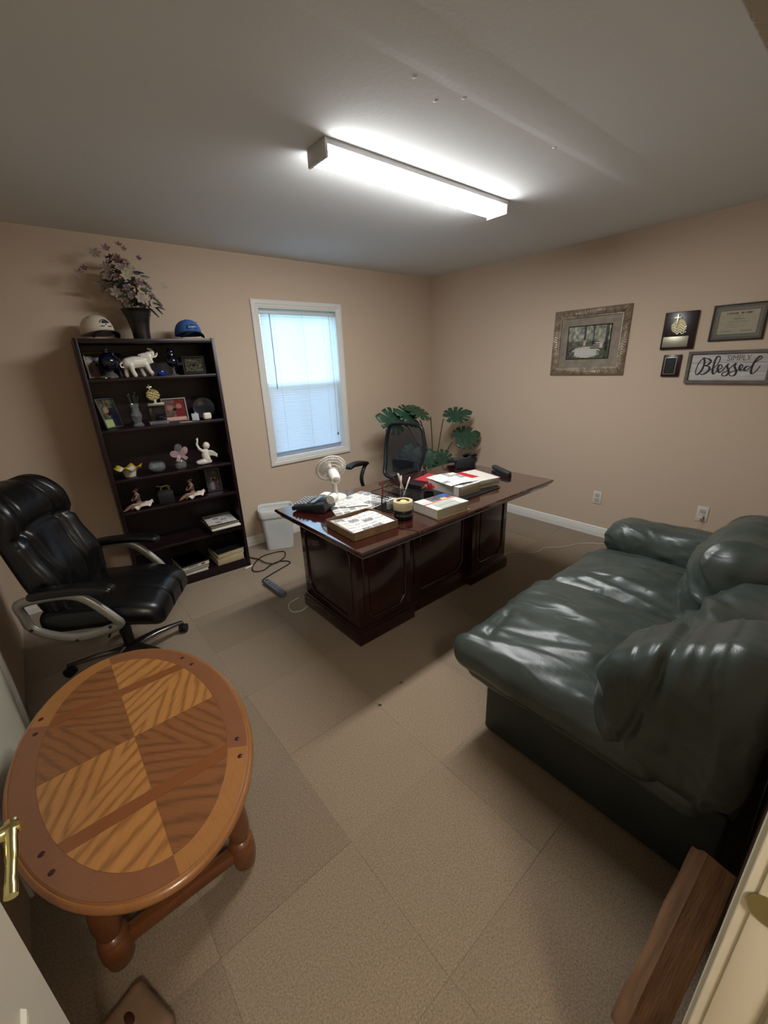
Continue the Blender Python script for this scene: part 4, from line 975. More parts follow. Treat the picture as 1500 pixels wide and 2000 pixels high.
# mesh organizer
M_wire = mat('black_wire_mesh', '#121214', .4, .4)
og = thing('mesh_organizer', 'black wire mesh desk organizer with compartments', 'organizer', (-2.125, -1.735, DZ_), R(6))
def meshwall(b, p0, p1, z0, z1, n1=14, n2=5):
    p0, p1 = Vector(p0), Vector(p1)
    for i in range(n1+1): q = p0.lerp(p1, i/n1); b.tube([(q.x, q.y, z0), (q.x, q.y, z1)], .0009, 4)
    for j_ in range(1, n2): z = z0 + (z1-z0)*j_/n2; b.tube([(p0.x, p0.y, z), (p1.x, p1.y, z)], .0009, 4)
ow, od = .29, .15
WL = [((-ow/2, -od/2), (ow/2, -od/2), .075), ((-ow/2, od/2), (ow/2, od/2), .105), ((-ow/2, -od/2), (-ow/2, od/2), .095), ((ow/2, -od/2), (ow/2, od/2), .095), ((-.04, -od/2), (-.04, od/2), .085), ((.05, -od/2), (.05, od/2), .085), ((-ow/2, 0), (.05, 0), .08)]
for p0, p1, z1 in WL:
    b = B(); meshwall(b, (*p0, 0), (*p1, 0), .002, z1, 22 if abs(p1[0]-p0[0]) > .1 else 12, 6); b.tube([(*p0, z1), (*p1, z1)], .003, 6); b.out('mesh_panel', M_wire, og, 0)
b = B(); b.bx(-ow/2, ow/2, -od/2, od/2, 0, .002); b.out('tray_floor', M_wire, og, 0)
M_pw = mat('pen_white', '#d8d6cf', .35); M_prd = mat('pen_red', '#6d1f22', .4)
def og_p(x, y): q = Matrix.Rotation(R(6), 3, 'Z') @ Vector((x, y, 0)); return Vector((-2.125+q.x, -1.735+q.y, DZ_+.004))
def pen(label, p, tip, r_, m, L=.15, mt=None):
    p = Vector(p); d = (Vector(tip)).normalized(); q = Vector((0, 0, 1)).rotation_difference(d).to_euler()
    o = thing('pen', label, 'pen', p); o.rotation_euler = q
    b = B(); b.lathe([(0, 0), (.0015, .002), (r_, .014), (r_, L), (0, L+.001)], 10); b.out('barrel', m, o, 40)
    b = B(); b.lathe([(r_*1.12, L-.035), (r_*1.15, L), (r_*.6, L+.008), (0, L+.008)], 10); b.out('cap', mt or m, o, 40)
pen('long white pen leaning left out of the mesh organizer', og_p(.12, .03), (-.28, .05, .9), .0055, M_pw, .175)
pen('white pen leaning right across the long one in the mesh organizer', og_p(.075, .02), (.32, -.1, .85), .005, M_pw, .15)
pen('cream pen upright behind the two crossed white pens', og_p(.085, .045), (.25, .2, .9), .0045, mat('pen_cream', '#c9bda2', .4), .145)
pen('red pen standing in the left compartment of the mesh organizer', og_p(-.09, .045), (.18, .1, .9), .005, M_prd, .15)
b = B(); b.box((0, 0, .03), (.08, .012, .055), .001, Matrix.Rotation(R(8), 3, 'Z')); tag(b.out('card_stack', mat('card_white', '#c9c9c4', .6), None, 35, tuple(og_p(-.085, -.035))), 'stack of white cards in the front of the mesh organizer', 'cards')
# tape and jar
jr = thing('dark_jar', 'dark round tin with pale lettering under the tape roll', 'tin', (-2.255, -1.935, DZ_))
b = B(); b.lathe([(0, 0), (.052, 0), (.055, .004), (.055, .05), (.052, .054), (0, .054)], 32); b.out('tin_body', mat('dark_tin', '#17191a', .3, .3), jr, 40)
random.seed(5)
for k in range(13):
    a = R(188 + k*9.5); b = B(); b.T = Matrix.Rotation(a, 4, 'Z') @ Matrix.Translation((.0553, 0, .027)); h_ = .012
    b.box((0, 0, 0), (.0008, .0016, h_)); 
    if k % 3 != 1: b.box((0, .0025, h_*.42), (.0008, .005, .0016))
    if k % 2: b.box((0, .0025, -h_*.42), (.0008, .005, .0016))
    else: b.box((0, .0045, 0), (.0008, .0016, h_))
    b.out('letter', mat('tin_letter', '#7c7c76', .5), jr, 0)
tpr = thing('tape_roll', 'wide roll of cream packing tape on top of the dark tin', 'tape', (-2.255, -1.935, DZ_+.0545))
b = B(); b.lathe([(.038, 0), (.0555, 0), (.0565, .002), (.0565, .046), (.0555, .048), (.038, .048), (.038, 0)], 36); b.out('tape', mat('cream_tape', '#b9ad8d', .35), tpr, 40)
b = B(); b.lathe([(.036, .0), (.038, 0), (.038, .0485), (.036, .0485), (.036, 0)], 30); b.out('core', M_card, tpr, 40)
b = B(); b.soft((0, 0, .03), (.055, .05, .03), .012, 8, lambda p, nn, h: nn*.01*N2(p.x*50, p.y*50, 3)); tag(b.out('crumpled_note', mat('pale_note', '#c9bd7e', .7), None, 25, (-2.255, -1.935, DZ_+.055)), 'pale yellow scrap stuffed inside the tape roll', 'paper')
# books
M_pg = mat('book_pages', '#b9b09a', .85, mix=('#a2987f', 200, .4, .6), sc=(.2, .2, 4))
def book(name, label, loc, rz, w, d, h, cover, fn=None, group=None, spine=None, cat='book', prn=(40, 36)):
    o = thing(name, label, cat, loc, rz, group)
    b = B(); b.bx(-w/2+.003, w/2-.003, -d/2+.003, d/2-.003, .002, h-.002, .002); b.out('pages', M_pg, o)
    b = B(); b.bx(-w/2, w/2, -d/2, d/2, 0, .0022).bx(-w/2, w/2, -d/2, d/2, h-.0022, h).bx(-w/2, -w/2+.0025, -d/2, d/2, 0, h); b.out('cover', cover, o)
    if fn: printed('cover_print', w-.002, d-.002, prn[0], prn[1], fn, o, (0, 0, h+.0006), None, .45, True, th=.0005)
    return o
M_cw = mat('cover_white', '#c9c5bb', .45); M_cy = mat('cover_yellowed', '#c2b27a', .5); M_crd = mat('cover_red', '#a02e33', .45); M_cb = mat('cover_black', '#161517', .4)
def cover1(u, v):
    c = [.80, .78, .74]
    if .50 < v < .56: c = [.68, .16, .20]
    if v > .6 and u > .3: k = .25 + .35*abs(N2(u*12, v*12, 2)); c = [k, k*.95, k*.98]
    if v > .78 and u > .72: c = [.2, .33, .62]
    if v > .60 and .62 < u < .78 and v < .74: c = [.80, .66, .40]
    if v < .45 and .15 < u < .8 and (v*16) % 1 < .45 and N2(u*40, int(v*16), 3) > -.1: c = [.45, .5, .48]
    if .62 < v < .72 and u < .5 and (v*20) % 1 < .5: c = [.55, .53, .5]
    return c
book('thick_paperback', 'thick white paperback with red stripe at the front edge of the desk', (-2.02, -2.012, DZ_+.0045), R(-4), .255, .205, .052, M_cw, cover1)
b = B(); b.bx(-.128, .132, -.105, .10, 0, .0042); tag(b.out('yellow_pad', M_cy, None, 0, (-2.018, -2.014, DZ_), (0, 0, R(-4))), 'yellow sheet edge showing under the thick white paperback', 'paper')
b = B(); b.box((0, 0, .003), (.60, .50, .006), .002); tag(b.out('desk_blotter', mat('blotter_black', '#111113', .35), None, 35, (-1.70, -1.745, DZ_)), 'black desk blotter under the thick books', 'blotter')
ZB = DZ_ + .0068
book('directory', 'thick directory topped by a printed form on the blotter', (-1.655, -1.80, ZB), R(-3), .215, .285, .062, M_cw, newsprint(5, .3, .85))
tag(printed('printed_form', .24, .27, 48, 54, newsprint(31, .5, .88), None, (-1.650, -1.775, ZB+.068), (0, 0, R(-9)), .7, True, th=.002, curl=lambda u, v: .004*math.sin(u*4)), 'white printed form on top of the thick directory', 'paper')
def redtop(u, v): return [.66, .16, .2] if u + v*.2 < .55 and v > .35 else [.78, .76, .72]
book('catalogue', 'thick catalogue with red and white cover on the right of the directory', (-1.415, -1.80, ZB), R(-12), .20, .27, .050, M_cw, redtop)
book('red_folder', 'red folder on the black binder behind the directory', (-1.64, -1.545, ZB+.026), R(14), .20, .13, .008, M_crd)
book('black_binder', 'black binder lying behind the directory', (-1.70, -1.555, ZB), R(10), .28, .15, .026, M_cb)
# rose
rs = thing('silk_rose', 'red silk rose standing beside the mesh organizer', 'flower', (-1.925, -1.82, DZ_))
b = B(); b.lathe([(0, 0), (.030, 0), (.034, .004), (.034, .05), (.031, .05), (.030, .006), (0, .006)], 20); b.out('black_cup', M_cb, rs, 40)
b = B(); b.tube(catmull([(0, 0, .008), (.006, -.004, .05), (.0, -.008, .085)], 4), .0025, 6); b.out('stem', M_stem, rs, 60)
M_rose = mat('rose_red', '#b8323c', .6, mix=('#8d1f2b', 30, .4, .6), sheen=.3)
for k in range(14):
    a = k*2.4; rr = .006 + .0022*k; tl = .25 + .07*k; b = B(); g = []
    for i in range(5):
        u = -1+2*i/4; g.append([b.v(((rr + .010*q/3*tl)*math.cos(a+u*.62), (rr + .010*q/3*tl)*math.sin(a+u*.62)-.008, .085 + .026*q/3*(1-.2*u*u)*(1.15-.04*k) - .0006*k)) for q in range(4)])
    for A, C in zip(g, g[1:]):
        for q in range(3): b.f([A[q], A[q+1], C[q+1], C[q]])
    b.out('petal', M_rose, rs, 180)
# telephone
ph = thing('desk_telephone', 'black corded office telephone on the far desk corner', 'telephone', (-1.085, -1.395, DZ_+.014), R(150))
b = B(); b.T = Matrix.Rotation(R(14), 4, 'X') @ Matrix.Translation((0, 0, .012)); b.box((0, 0, .025), (.20, .20, .034), .010); pbody = b.out('body', M_dkp, ph)
b = B(); b.bx(-.08, .08, .03, .10, -.013, .055, .006); b.out('stand', M_dkp, ph)
kk = None
for i in range(3):
    for q in range(4):
        if kk is None: b = B(); b.box((0, 0, 0), (.014, .011, .006), .002, seg=1); kk = b.out('key', mat('phone_key', '#55585b', .5), ph); o = kk
        else: o = link_copy(kk, ph)
        o.location = (.0 + i*.021, -.075 + q*.019, .057 + (-.075+q*.019)*.25); o.rotation_euler = (R(14), 0, 0)
b = B(); b.T = Matrix.Rotation(R(14), 4, 'X'); b.bx(0.0, .075, .025, .06, .054, .060, .002); b.out('screen', mat('phone_lcd', '#37403d', .2), ph)
b = B(); b.tube(catmull([(-.065, -.095, .048), (-.065, -.08, .062), (-.065, -.03, .076), (-.065, .03, .090), (-.065, .075, .098), (-.065, .092, .090)], 5), [.023]*5+[.021]*5+[.016]*10+[.021]*5+[.023], 12, flat=(.75, 1.2)); b.out('handset', M_dkp, ph, 60)
b = B(); co = [(-.065 + .008*math.cos(k*1.1), -.11 - .0*k + .008*math.sin(k*1.1) + .0, .055 - .0*k) for k in range(2)]
b.tube([(-.065-.0009*k + .007*math.cos(k*.9), -.105 + .0022*k*.7 - .02, .012 + .007*math.sin(k*.9)) for k in range(80)], .0018, 5); b.out('coil_cord', M_dkp, ph, 60)
# stapler
sl = thing('stapler', 'black stapler lying near the right edge of the desk', 'stapler', (-1.095, -1.79, DZ_), R(72))
b = B(); b.box((0, 0, .006), (.20, .042, .012), .004); b.out('base', M_dkp, sl)
b = B(); b.soft((.0, 0, .032), (.205, .044, .034), .014, 12, lambda p, nn, h: Vector((0, 0, .008*p.x/h.x))); b.out('top_arm', mat('stapler_top', '#2a2a2c', .5), sl, 180)
b = B(); b.tube(catmull([(-2.37, -2.02, DZ_+.002), (-2.36, -2.08, DZ_+.002), (-2.345, -2.13, DZ_+.002), (-2.342, -2.150, DZ_+.001), (-2.342, -2.163, DZ_-.02), (-2.342, -2.161, DZ_-.055)], 5), .0018, 5); tag(b.out('thin_cord', mat('thin_brown_cord', '#3b2a22', .6), None, 60), 'thin dark cord running over the front edge of the desk', 'cord')
b = B(); b.tube(catmull([(-2.45, -1.50, DZ_+.003), (-2.40, -1.56, DZ_+.003), (-2.33, -1.60, DZ_+.006), (-2.28, -1.64, DZ_+.008)], 6), .0026, 6); tag(b.out('calculator_cord', M_bc2, None, 60), 'black cord trailing from the calculator across the papers', 'cord')

# ------------------------------------------------------------ on top of the bookcase
M_porc = mat('white_porcelain', '#d9d2c4', .25, coat=.3); M_bglass = mat('cobalt_glass', '#0b1450', .06, trans=.55, ior=1.5); M_clear = mat('clear_glass', '#eef2f2', .03, trans=.92, ior=1.45)
M_dkglass = mat('dark_glass', '#0c0f22', .06, spec=.7)
def cap(name, label, loc, rz, crown_m, bill_m, S_=1.0, squash=1.0):
    o = thing(name, label, 'hat', loc, rz)
    b = B(); n = 28; rows = []
    for j_ in range(9):
        a = PI/2*j_/8; r_ = math.cos(a)**.75 if j_ < 8 else 0; z = .030 + .098*squash*math.sin(a)**.9
        if r_ < 1e-6: rows.append([b.v((0, 0, z))]); continue
        rows.append([b.v(((.098*r_ + .004*math.cos(2*PI*k/n))*math.cos(2*PI*k/n), .082*r_*math.sin(2*PI*k/n), z + .012*max(0, math.cos(2*PI*k/n))*(1-j_/8)*2 - (.02*(1-j_/8)))) for k in range(n)])
    for A, C in zip(rows, rows[1:]):
        for k in range(n):
            if len(C) == 1: b.f([A[k], A[(k+1) % n], C[0]])
            else: b.f([A[k], A[(k+1) % n], C[(k+1) % n], C[k]])
    cr = b.out('crown', crown_m, o, 180); k_ = cr.modifiers.new('thickness', 'SOLIDIFY'); k_.thickness = .002
    b = B(); b.ball((0, 0, .030 + .098*squash), (.007, .007, .004), 8); b.out('button', crown_m, cr, 180)
    b = B(); A = []; C = []
    for i in range(17):
        t_ = -1 + 2*i/16; a = t_*1.05
        A.append(b.v((.088*math.cos(a), .080*math.sin(a), .034 - .030*abs(t_)**2.2)))
        C.append(b.v((.088*math.cos(a) + .072*math.cos(t_*.75)*(1-.25*t_*t_), .086*math.sin(a), .034 - .034*abs(t_)**1.6 - .006)))
    for i in range(16): b.f([A[i], A[i+1], C[i+1], C[i]])
    br = b.out('bill', bill_m, o, 180); k_ = br.modifiers.new('thickness', 'SOLIDIFY'); k_.thickness = .003
    for s in (-1, 1):
        b = B(); b.ball((.035, s*.052, .030+.078*squash), .003, 6); b.out('eyelet', M_dkglass, cr)
    o.scale = (S_, S_, S_); o.location.z += .011*S_; return o
wc = cap('white_baseball_hat', 'white baseball cap with a dark tree emblem on the bookcase', sp_(-.675, .175, -1), R(-68), mat('cap_white', '#cdc3ae', .85, bump=(300, .2, .001)), mat('cap_bill_dark', '#24242a', .8), 1.12, .88)
M_thr = mat('thread_dark', '#26262c', .8); em = Matrix.Translation((.099, 0, .070)) @ Matrix.Rotation(R(-24), 4, 'Y')
b = B(); b.T = em
for y, z, r_ in ((0, .006, .010), (-.010, .004, .008), (.011, .005, .008), (.004, .012, .008), (-.006, .011, .007), (0, -.008, .004)): b.ball((0, y, z), (.002, r_, r_*.7), 10)
b.out('tree_emblem', M_thr, wc, 180)
b = B(); b.T = em
for i in range(15):
    a = R(25 + 130*i/14); b.box((-.003-.004*abs(math.cos(a)), .028*math.cos(a), .026*math.sin(a)-.004), (.002, .002 + (i % 3)*.0004, .0045))
for i in range(6):
    for s in (-1, 1): b.box((-.003, s*(.010 + .0035*i), -.016), (.002, .0022, .0045))
b.out('arched_lettering', M_thr, wc, 0)
bcp = cap('blue_baseball_hat', 'blue baseball cap with dark bill and small front logo on the bookcase', sp_(-.125, .17, -1), R(-88), mat('cap_blue', '#365f9e', .85, bump=(300, .2, .001)), mat('cap_bill_navy', '#1b2430', .8), 1.08, .80)
b = B(); b.T = Matrix.Translation((.0955, 0, .060)) @ Matrix.Rotation(R(-14), 4, 'Y')
b.prism([], 0, 0) if 0 else None
b.T = b.T @ Matrix.Rotation(PI/2, 4, 'Y') @ Matrix.Rotation(PI/2, 4, 'Z')
b.prism([(-.030, -.012), (.030, -.012), (.031, .008), (.016, .010), (0, .017), (-.016, .010), (-.031, .008)], -.001, .002); b.out('logo_patch', mat('patch_navy', '#16203c', .7), bcp)
tx = text('logo_lettering', "LOWE'S", .015, mat('logo_white', '#d6dbe2', .7), bcp, (0, 0, 0)); tx.matrix_local = Matrix.Translation((.0988, 0, .0585)) @ Matrix.Rotation(R(-14), 4, 'Y') @ Matrix.Rotation(PI/2, 4, 'Z') @ Matrix.Rotation(PI/2, 4, 'X')
# vase with flowers
VX, VY, VZ = sp_(-.425, .165, -1)
vs = thing('flower_vase', 'flared dark metal vase of dried pink and cream flowers on the bookcase', 'vase', (VX, VY, VZ))
b = B(); b.lathe([(0, 0), (.050, 0), (.052, .004), (.054, .05), (.066, .12), (.088, .18), (.094, .184), (.090, .186), (.070, .13), (.05, .05), (0, .02)], 36); b.out('vase_body', mat('dark_pewter', '#2e2c2a', .35, .6, mix=('#46413c', 8, .4, .7)), vs, 50)
random.seed(12)
M_fl = [mat('petal_cream', '#a89c84', .8), mat('petal_pink', '#8f6f6c', .8), mat('petal_mauve', '#6f545c', .8), mat('petal_dusty', '#97877c', .8)]
M_fg = [mat('foliage_dark', '#23302a', .7), mat('foliage_grey', '#4c5345', .75)]
def blossom_mesh(kind):
    b = B(); npet = 5 if kind else 6
    for k in range(npet):
        a = 2*PI*k/npet; T_ = Matrix.Rotation(a, 4, 'Z'); g = []
        L_ = .030 if kind == 0 else .020
        for i in range(4):
            u = i/3; w_ = .011*math.sin(PI*(.15+.8*u)) if kind == 0 else .009*math.sin(PI*(.2+.75*u))
            g.append([b.v(T_ @ Vector((.003+u*L_, s*w_, .010*u*u + (.004 if s == 0 else 0)))) for s in (-1, 0, 1)])
        for A, C in zip(g, g[1:]):
            for q in range(2): b.f([A[q], A[q+1], C[q+1], C[q]])
    b.ball((0, 0, .004), .004, 8); return b
def leafb():
    b = B(); g = []
    for i in range(6):
        u = i/5; w_ = .016*math.sin(PI*u)**.8; g.append([b.v((u*.07, s*w_, -.016*u*u - (.004 if s else 0))) for s in (-1, 0, 1)])
    for A, C in zip(g, g[1:]):
        for q in range(2): b.f([A[q], A[q+1], C[q+1], C[q]])
    return b
BM = [blossom_mesh(0).out('blossom', M_fl[0], vs, 180), blossom_mesh(1).out('blossom', M_fl[1], vs, 180), blossom_mesh(1).out('blossom', M_fl[2], vs, 180), blossom_mesh(0).out('blossom', M_fl[3], vs, 180)]
LM = [leafb().out('leaf', M_fg[0], vs, 180), leafb().out('leaf', M_fg[1], vs, 180)]
used = set()
def put(o, p, d, sc_):
    k = o.name
    if k in used: o = link_copy(o, vs)
    used.add(k); q = Vector((0, 0, 1)).rotation_difference(Vector(d).normalized())
    o.location = p; o.rotation_mode = 'QUATERNION'; o.rotation_quaternion = q; o.scale = (sc_, sc_, sc_)
cpos = []
while len(cpos) < 165:
    x, y, z = random.uniform(-1, 1), random.uniform(-1, 1), random.uniform(-.5, 1)
    if not .45 < x*x + y*y + z*z < 1: continue
    p = Vector((-.02 + .155*x*(1.0 if z < .4 else .8), .125*y, .315 + .165*z + (.05*x*-1)))
    if p.z < .185: continue
    cpos.append((p, (x, y, z*.7+.3)))
for sp_x in ((-.24, -.02, .40), (-.16, 0, .49), (-.10, -.03, .52), (-.02, 0, .555), (.0, -.02, .53), (.08, 0, .49), (-.27, 0, .37), (-.20, -.03, .33), (.19, -.03, .33)): cpos.append((Vector(sp_x), (sp_x[0], -.4, .4)))
for i, (p, d) in enumerate(cpos):
    z = p.z
    if i % 4 == 0: put(LM[(i//4) % 2], p, (d[0]*.4 + random.uniform(-.6, .6), d[1]*.4-.3, .8), random.uniform(.7, 1.1)) if z < .45 else put(BM[1], p, d, .9)
    else:
        kk_ = random.choice((1, 2, 1, 3)) if z > .40 else random.choice((0, 0, 2, 1, 3)); put(BM[kk_], p, (d[0], d[1]-.5, d[2]), random.uniform(.7, 1.15))
for i, (x, z) in enumerate(((-.18, .30), (-.22, .24), (.17, .22), (.19, .27), (.12, .20), (-.10, .21), (-.05, .20), (.03, .21), (.10, .26), (-.14, .27))): put(LM[i % 2], Vector((x*.55, -.04, z)), (-.6 if x < 0 else .5, -.6, .6), 1.3)
for i in range(16):
    p, d = cpos[i*9]; b = B(); b.tube(catmull([(p.x*.15, p.y*.15, .06), (p.x*.5, p.y*.5, .2), tuple(p)], 4), .0016, 5); b.out('stem', M_fg[1], vs, 60)

# ------------------------------------------------------------ shelf keepsakes
def photo(seed, base=.32, tint=(1, .9, .85), sky=.2):
    def f_(u, v):
        k = base + .22*N2(u*4, v*4, seed) + .1*N2(u*12, v*12, seed+1)
        c = [k*tint[0], k*tint[1], k*tint[2]]
        for j_, (cx, w_) in enumerate(((.36, .15), (.64, .14))):
            if abs(u-cx) < w_ and v < .52: c = [.2+.25*((seed+j_) % 2), .18+.2*((seed+j_) % 2), .22+.2*((seed+j_) % 2)]
            if math.hypot((u-cx)/.09, (v-.62)/.12) < 1: c = [.62, .47, .4]
            if math.hypot((u-cx)/.10, (v-.71)/.08) < 1: c = [.16, .12, .1]
        return [max(.03, x) for x in c]
    return f_
def frame_on_shelf(name, label, loc, rz, w, h, m, fn, fw=.014, lean=10):
    o = thing(name, label, 'photo frame', loc, rz)
    tl = Matrix.Rotation(R(-lean), 4, 'X')
    b = B(); b.T = tl @ Matrix.Translation((0, 0, h/2)); b.sweep(w, h, [(0, 0), (0, .010), (.002, .012), (fw-.002, .012), (fw, .008), (fw, 0)]); b.out('frame', m, o)
    b = B(); b.T = tl; b.bx(-w/2+.002, w/2-.002, 0, .004, .002, h-.002); b.out('backing', M_cb, o, 0)
    p = printed('photograph', w-2*fw+.004, h-2*fw+.004, 26, 30, fn, o, (0, 0, 0), None, .25); p.matrix_local = tl @ Matrix.Translation((0, -.002, h/2))
    b = B(); b.tube([(0, .003, h*.55), (0, h*.30 + .01, .003)], .006, 6, flat=(.4, 1.5)); b.out('easel_leg', M_cb, o, 0)
    return o
M_fdark = mat('frame_dark_wood', '#231c1a', .4); M_fgold = mat('frame_gold_wood', '#6f5a3a', .4, .3); M_fsil = mat('frame_silver', '#6e6e70', .3, .7); M_fpale = mat('frame_pale', '#8f8a83', .4)
frame_on_shelf('photo_frame', 'brown framed photo behind the blue glass globe at the left of the top shelf', sp_(-.72, .16, 0), R(8), .135, .165, M_fgold, photo(3, .3), .014)
gl = thing('glass_globe', 'dark blue glass globe on a clear crystal foot on the top shelf', 'globe', sp_(-.665, .07, 0))
b = B(); b.lathe([(0, 0), (.036, 0), (.040, .006), (.034, .02), (.016, .034), (.02, .042), (0, .044)], 24); b.out('crystal_foot', M_clear, gl, 50)
b = B(); b.lathe([(0, .04), (.02, .042), (.045, .062), (.056, .092), (.052, .118), (.034, .142), (.016, .15), (.014, .168), (.022, .176), (0, .176)], 30); b.out('globe', M_dkglass, gl, 180)
frame_on_shelf('photo_frame', 'narrow dark frame turned sideways beside the blue glass globe', sp_(-.585, .16, 0), R(58), .11, .155, M_fdark, photo(8, .2), .012)
# elephant
eo = thing('elephant_figurine', 'white porcelain elephant figurine with raised trunk and gold tusks', 'figurine', sp_(-.485, .10, 0), R(8))
b = B(); b.limb([(-.072, 0, .088), (-.035, 0, .092), (.012, 0, .094), (.045, 0, .104)], [.035, .040, .038, .034]); b.limb([(.045, 0, .104), (.068, 0, .132)], [.032, .029])
for x0, x1, y in ((-.078, -.086, .020), (-.062, -.050, -.020), (.012, .022, .020), (.034, .064, -.018)): b.limb([(x0, y, .075), ((x0+x1)/2-.003, y, .04), (x1, y, .012)], [.020, .0145, .0155])
b.limb([(.072, 0, .130), (.092, 0, .138), (.098, 0, .155), (.088, 0, .172), (.072, 0, .178)], [.020, .014, .0105, .009, .008]); b.limb([(-.105, 0, .095), (-.120, 0, .082), (-.118, 0, .066), (-.102, 0, .062)], [.006, .005, .0045, .006])
eb = b.out('body', M_porc, eo, 180, remesh=.0032)
for s in (-1, 1):
    b = B(); b.T = Matrix.Translation((.046, s*.030, .122)) @ Matrix.Rotation(R(s*22), 4, 'Z') @ Matrix.Rotation(R(-14), 4, 'Y'); b.soft((-.008, 0, -.006), (.056, .010, .072), .004, 10, lambda p, nn, h: Vector((-.10*p.z, .0, 0))); b.out('ear', M_porc, eo, 180)
    b = B(); b.tube(catmull([(.088, s*.012, .122), (.104, s*.014, .124), (.116, s*.014, .136), (.122, s*.012, .152)], 4), [.0042]*4+[.0036]*4+[.0028]*4+[.001], 8); b.out('tusk', M_gold, eo, 60)
    b = B(); b.ball((.083, s*.021, .142), .0032, 8); b.out('eye', M_thr, eo)
# blue dish and goblet
bd = thing('blue_dish', 'small cobalt blue glass votive on the top shelf', 'dish', sp_(-.375, .05, 0))
b = B(); b.lathe([(0, 0), (.022, 0), (.028, .006), (.030, .022), (.026, .034), (.022, .034), (.024, .02), (.018, .006), (0, .005)], 24); b.out('bowl', mat('cobalt_bright', '#16349c', .12, trans=.35, ior=1.45), bd, 50)
b = B(); b.lathe([(0, .010), (.018, .012), (.017, .022), (0, .023)], 18); b.out('candle', mat('wax_blue', '#6f86c8', .6), bd, 50)
gb = thing('blue_goblet', 'dark blue glass oil lamp on a stem on the top shelf', 'oil lamp', sp_(-.285, .085, 0))
b = B(); b.lathe([(0, 0), (.030, 0), (.031, .004), (.010, .012), (.006, .03), (.008, .05), (.016, .058), (0, .06)], 24); b.out('foot', M_clear, gb, 50)
b = B(); b.lathe([(0, .058), (.022, .06), (.036, .078), (.038, .098), (.026, .120), (.020, .128), (.022, .15), (.018, .178), (.015, .178), (.018, .15), (.014, .13), (0, .125)], 28); b.out('globe', M_dkglass, gb, 180)
def land(u, v): k = .30 + .25*N2(u*7, v*7, 4) + .15*N2(u*20, v*20, 5); return [k*.95, k*.88, k*.68] if .1 < u < .9 and .12 < v < .88 else [.12, .11, .1]
frame_on_shelf('photo_frame', 'small dark framed landscape at the right end of the top shelf', sp_(-.135, .13, 0), R(-14), .15, .125, M_fdark, land, .008)
# second shelf
def cardpic(u, v):
    k = .30 + .2*N2(u*6, v*6, 12); c = [k, k*.95, k*.8]
    if v < .28: c = [.62, .66, .45]
    if math.hypot((u-.4)/.15, (v-.62)/.12) < 1: c = [.58, .45, .36]
    if u > .55 and v < .7: c = [.13, .14, .2]
    return c
frame_on_shelf('photo_frame', 'silver edged photo frame leaning at the left of the second shelf', sp_(-.715, .13, 1), R(34), .135, .20, M_fsil, cardpic, .009, 14)
cv = thing('crystal_vase', 'clear cut crystal bud vase with dark twigs on the second shelf', 'vase', sp_(-.575, .09, 1))
b = B(); b.lathe([(0, 0), (.032, 0), (.034, .008), (.022, .03), (.030, .055), (.034, .075), (.026, .10), (.022, .12), (.030, .15), (.027, .15), (.018, .12), (.022, .10), (.027, .07), (0, .03)], 16); b.out('vase_body', M_clear, cv, 20)
for k in range(5):
    a = k*1.3; b = B(); b.tube(catmull([(0, 0, .04), (.012*math.cos(a), .012*math.sin(a), .12), (.03*math.cos(a), .02*math.sin(a), .19+.008*k)], 4), .0014, 5); b.ball((.03*math.cos(a), .02*math.sin(a), .19+.008*k), .005, 6); b.out('twig', M_fg[1], cv, 60)
tr2 = thing('award_trophy', 'award with gold cross medallion on a black crystal base', 'trophy', sp_(-.445, .085, 1))
b = B(); b.box((0, 0, .012), (.115, .06, .024), .003); b.out('base', M_clear, tr2)
b = B(); b.box((0, .004, .075), (.105, .022, .10), .003); b.out('black_block', mat('black_crystal', '#0d0e10', .08, spec=.7), tr2)
b = B(); b.box((0, -.002, .136), (.105, .024, .018), .002); b.out('name_plate', M_pew, tr2)
b = B(); b.T = Matrix.Translation((-.005, 0, .20)) @ Matrix.Rotation(PI/2, 4, 'X'); b.prism([(.043*math.cos(2*PI*k/28)*(1+.06*math.cos(k*2.1)), .040*math.sin(2*PI*k/28)) for k in range(28)], -.004, .004, .002); md = b.out('medallion', mat('trophy_gold', '#a89a63', .3, .85), tr2)
b = B(); b.box((-.018, 0, .244), (.009, .008, .05), .002); b.box((-.018, 0, .252), (.032, .008, .009), .002); b.out('cross', M_gold, tr2)
b = B()
for i in range(3): b.tube([(-.036 + .068*t_/8, -.0065, .212-.015*i + .006*math.sin(t_*1.3+i)) for t_ in range(9)], .003, 6)
b.out('wave', M_gold, tr2, 60)
b = B(); b.tube([(0, 0, .145), (0, 0, .17)], .01, 10); b.out('neck', M_gold, tr2)
def redpic(u, v):
    k = .4 + .2*N2(u*5, v*5, 6); c = [k*.9, k*.7, k*.66]
    if u > .5: c = [.42+.1*N2(u*9, v*9, 2), .14, .15]
    if math.hypot((u-.3)/.14, (v-.6)/.13) < 1 or math.hypot((u-.7)/.13, (v-.66)/.12) < 1: c = [.6, .42, .36]
    if v < .14: c = [.8, .62, .55]
    return c
frame_on_shelf('photo_frame', 'pale framed photo of two people behind the award on the second shelf', sp_(-.315, .16, 1), R(-10), .165, .165, M_fpale, redpic, .010)
b = B(); b.box((0, 0, .001), (.085, .055, .002), .0006); tag(b.out('glossy_photo', mat('glossy_pink', '#c99f90', .15), None, 35, sp_(-.28, .045, 1), (0, 0, R(-16))), 'small glossy photo lying in front of the pale frame on the second shelf', 'photo')
pd_ = thing('round_plate', 'dark round glass plate standing on edge at the right of the second shelf', 'plate', sp_(-.115, .15, 1), R(-20))
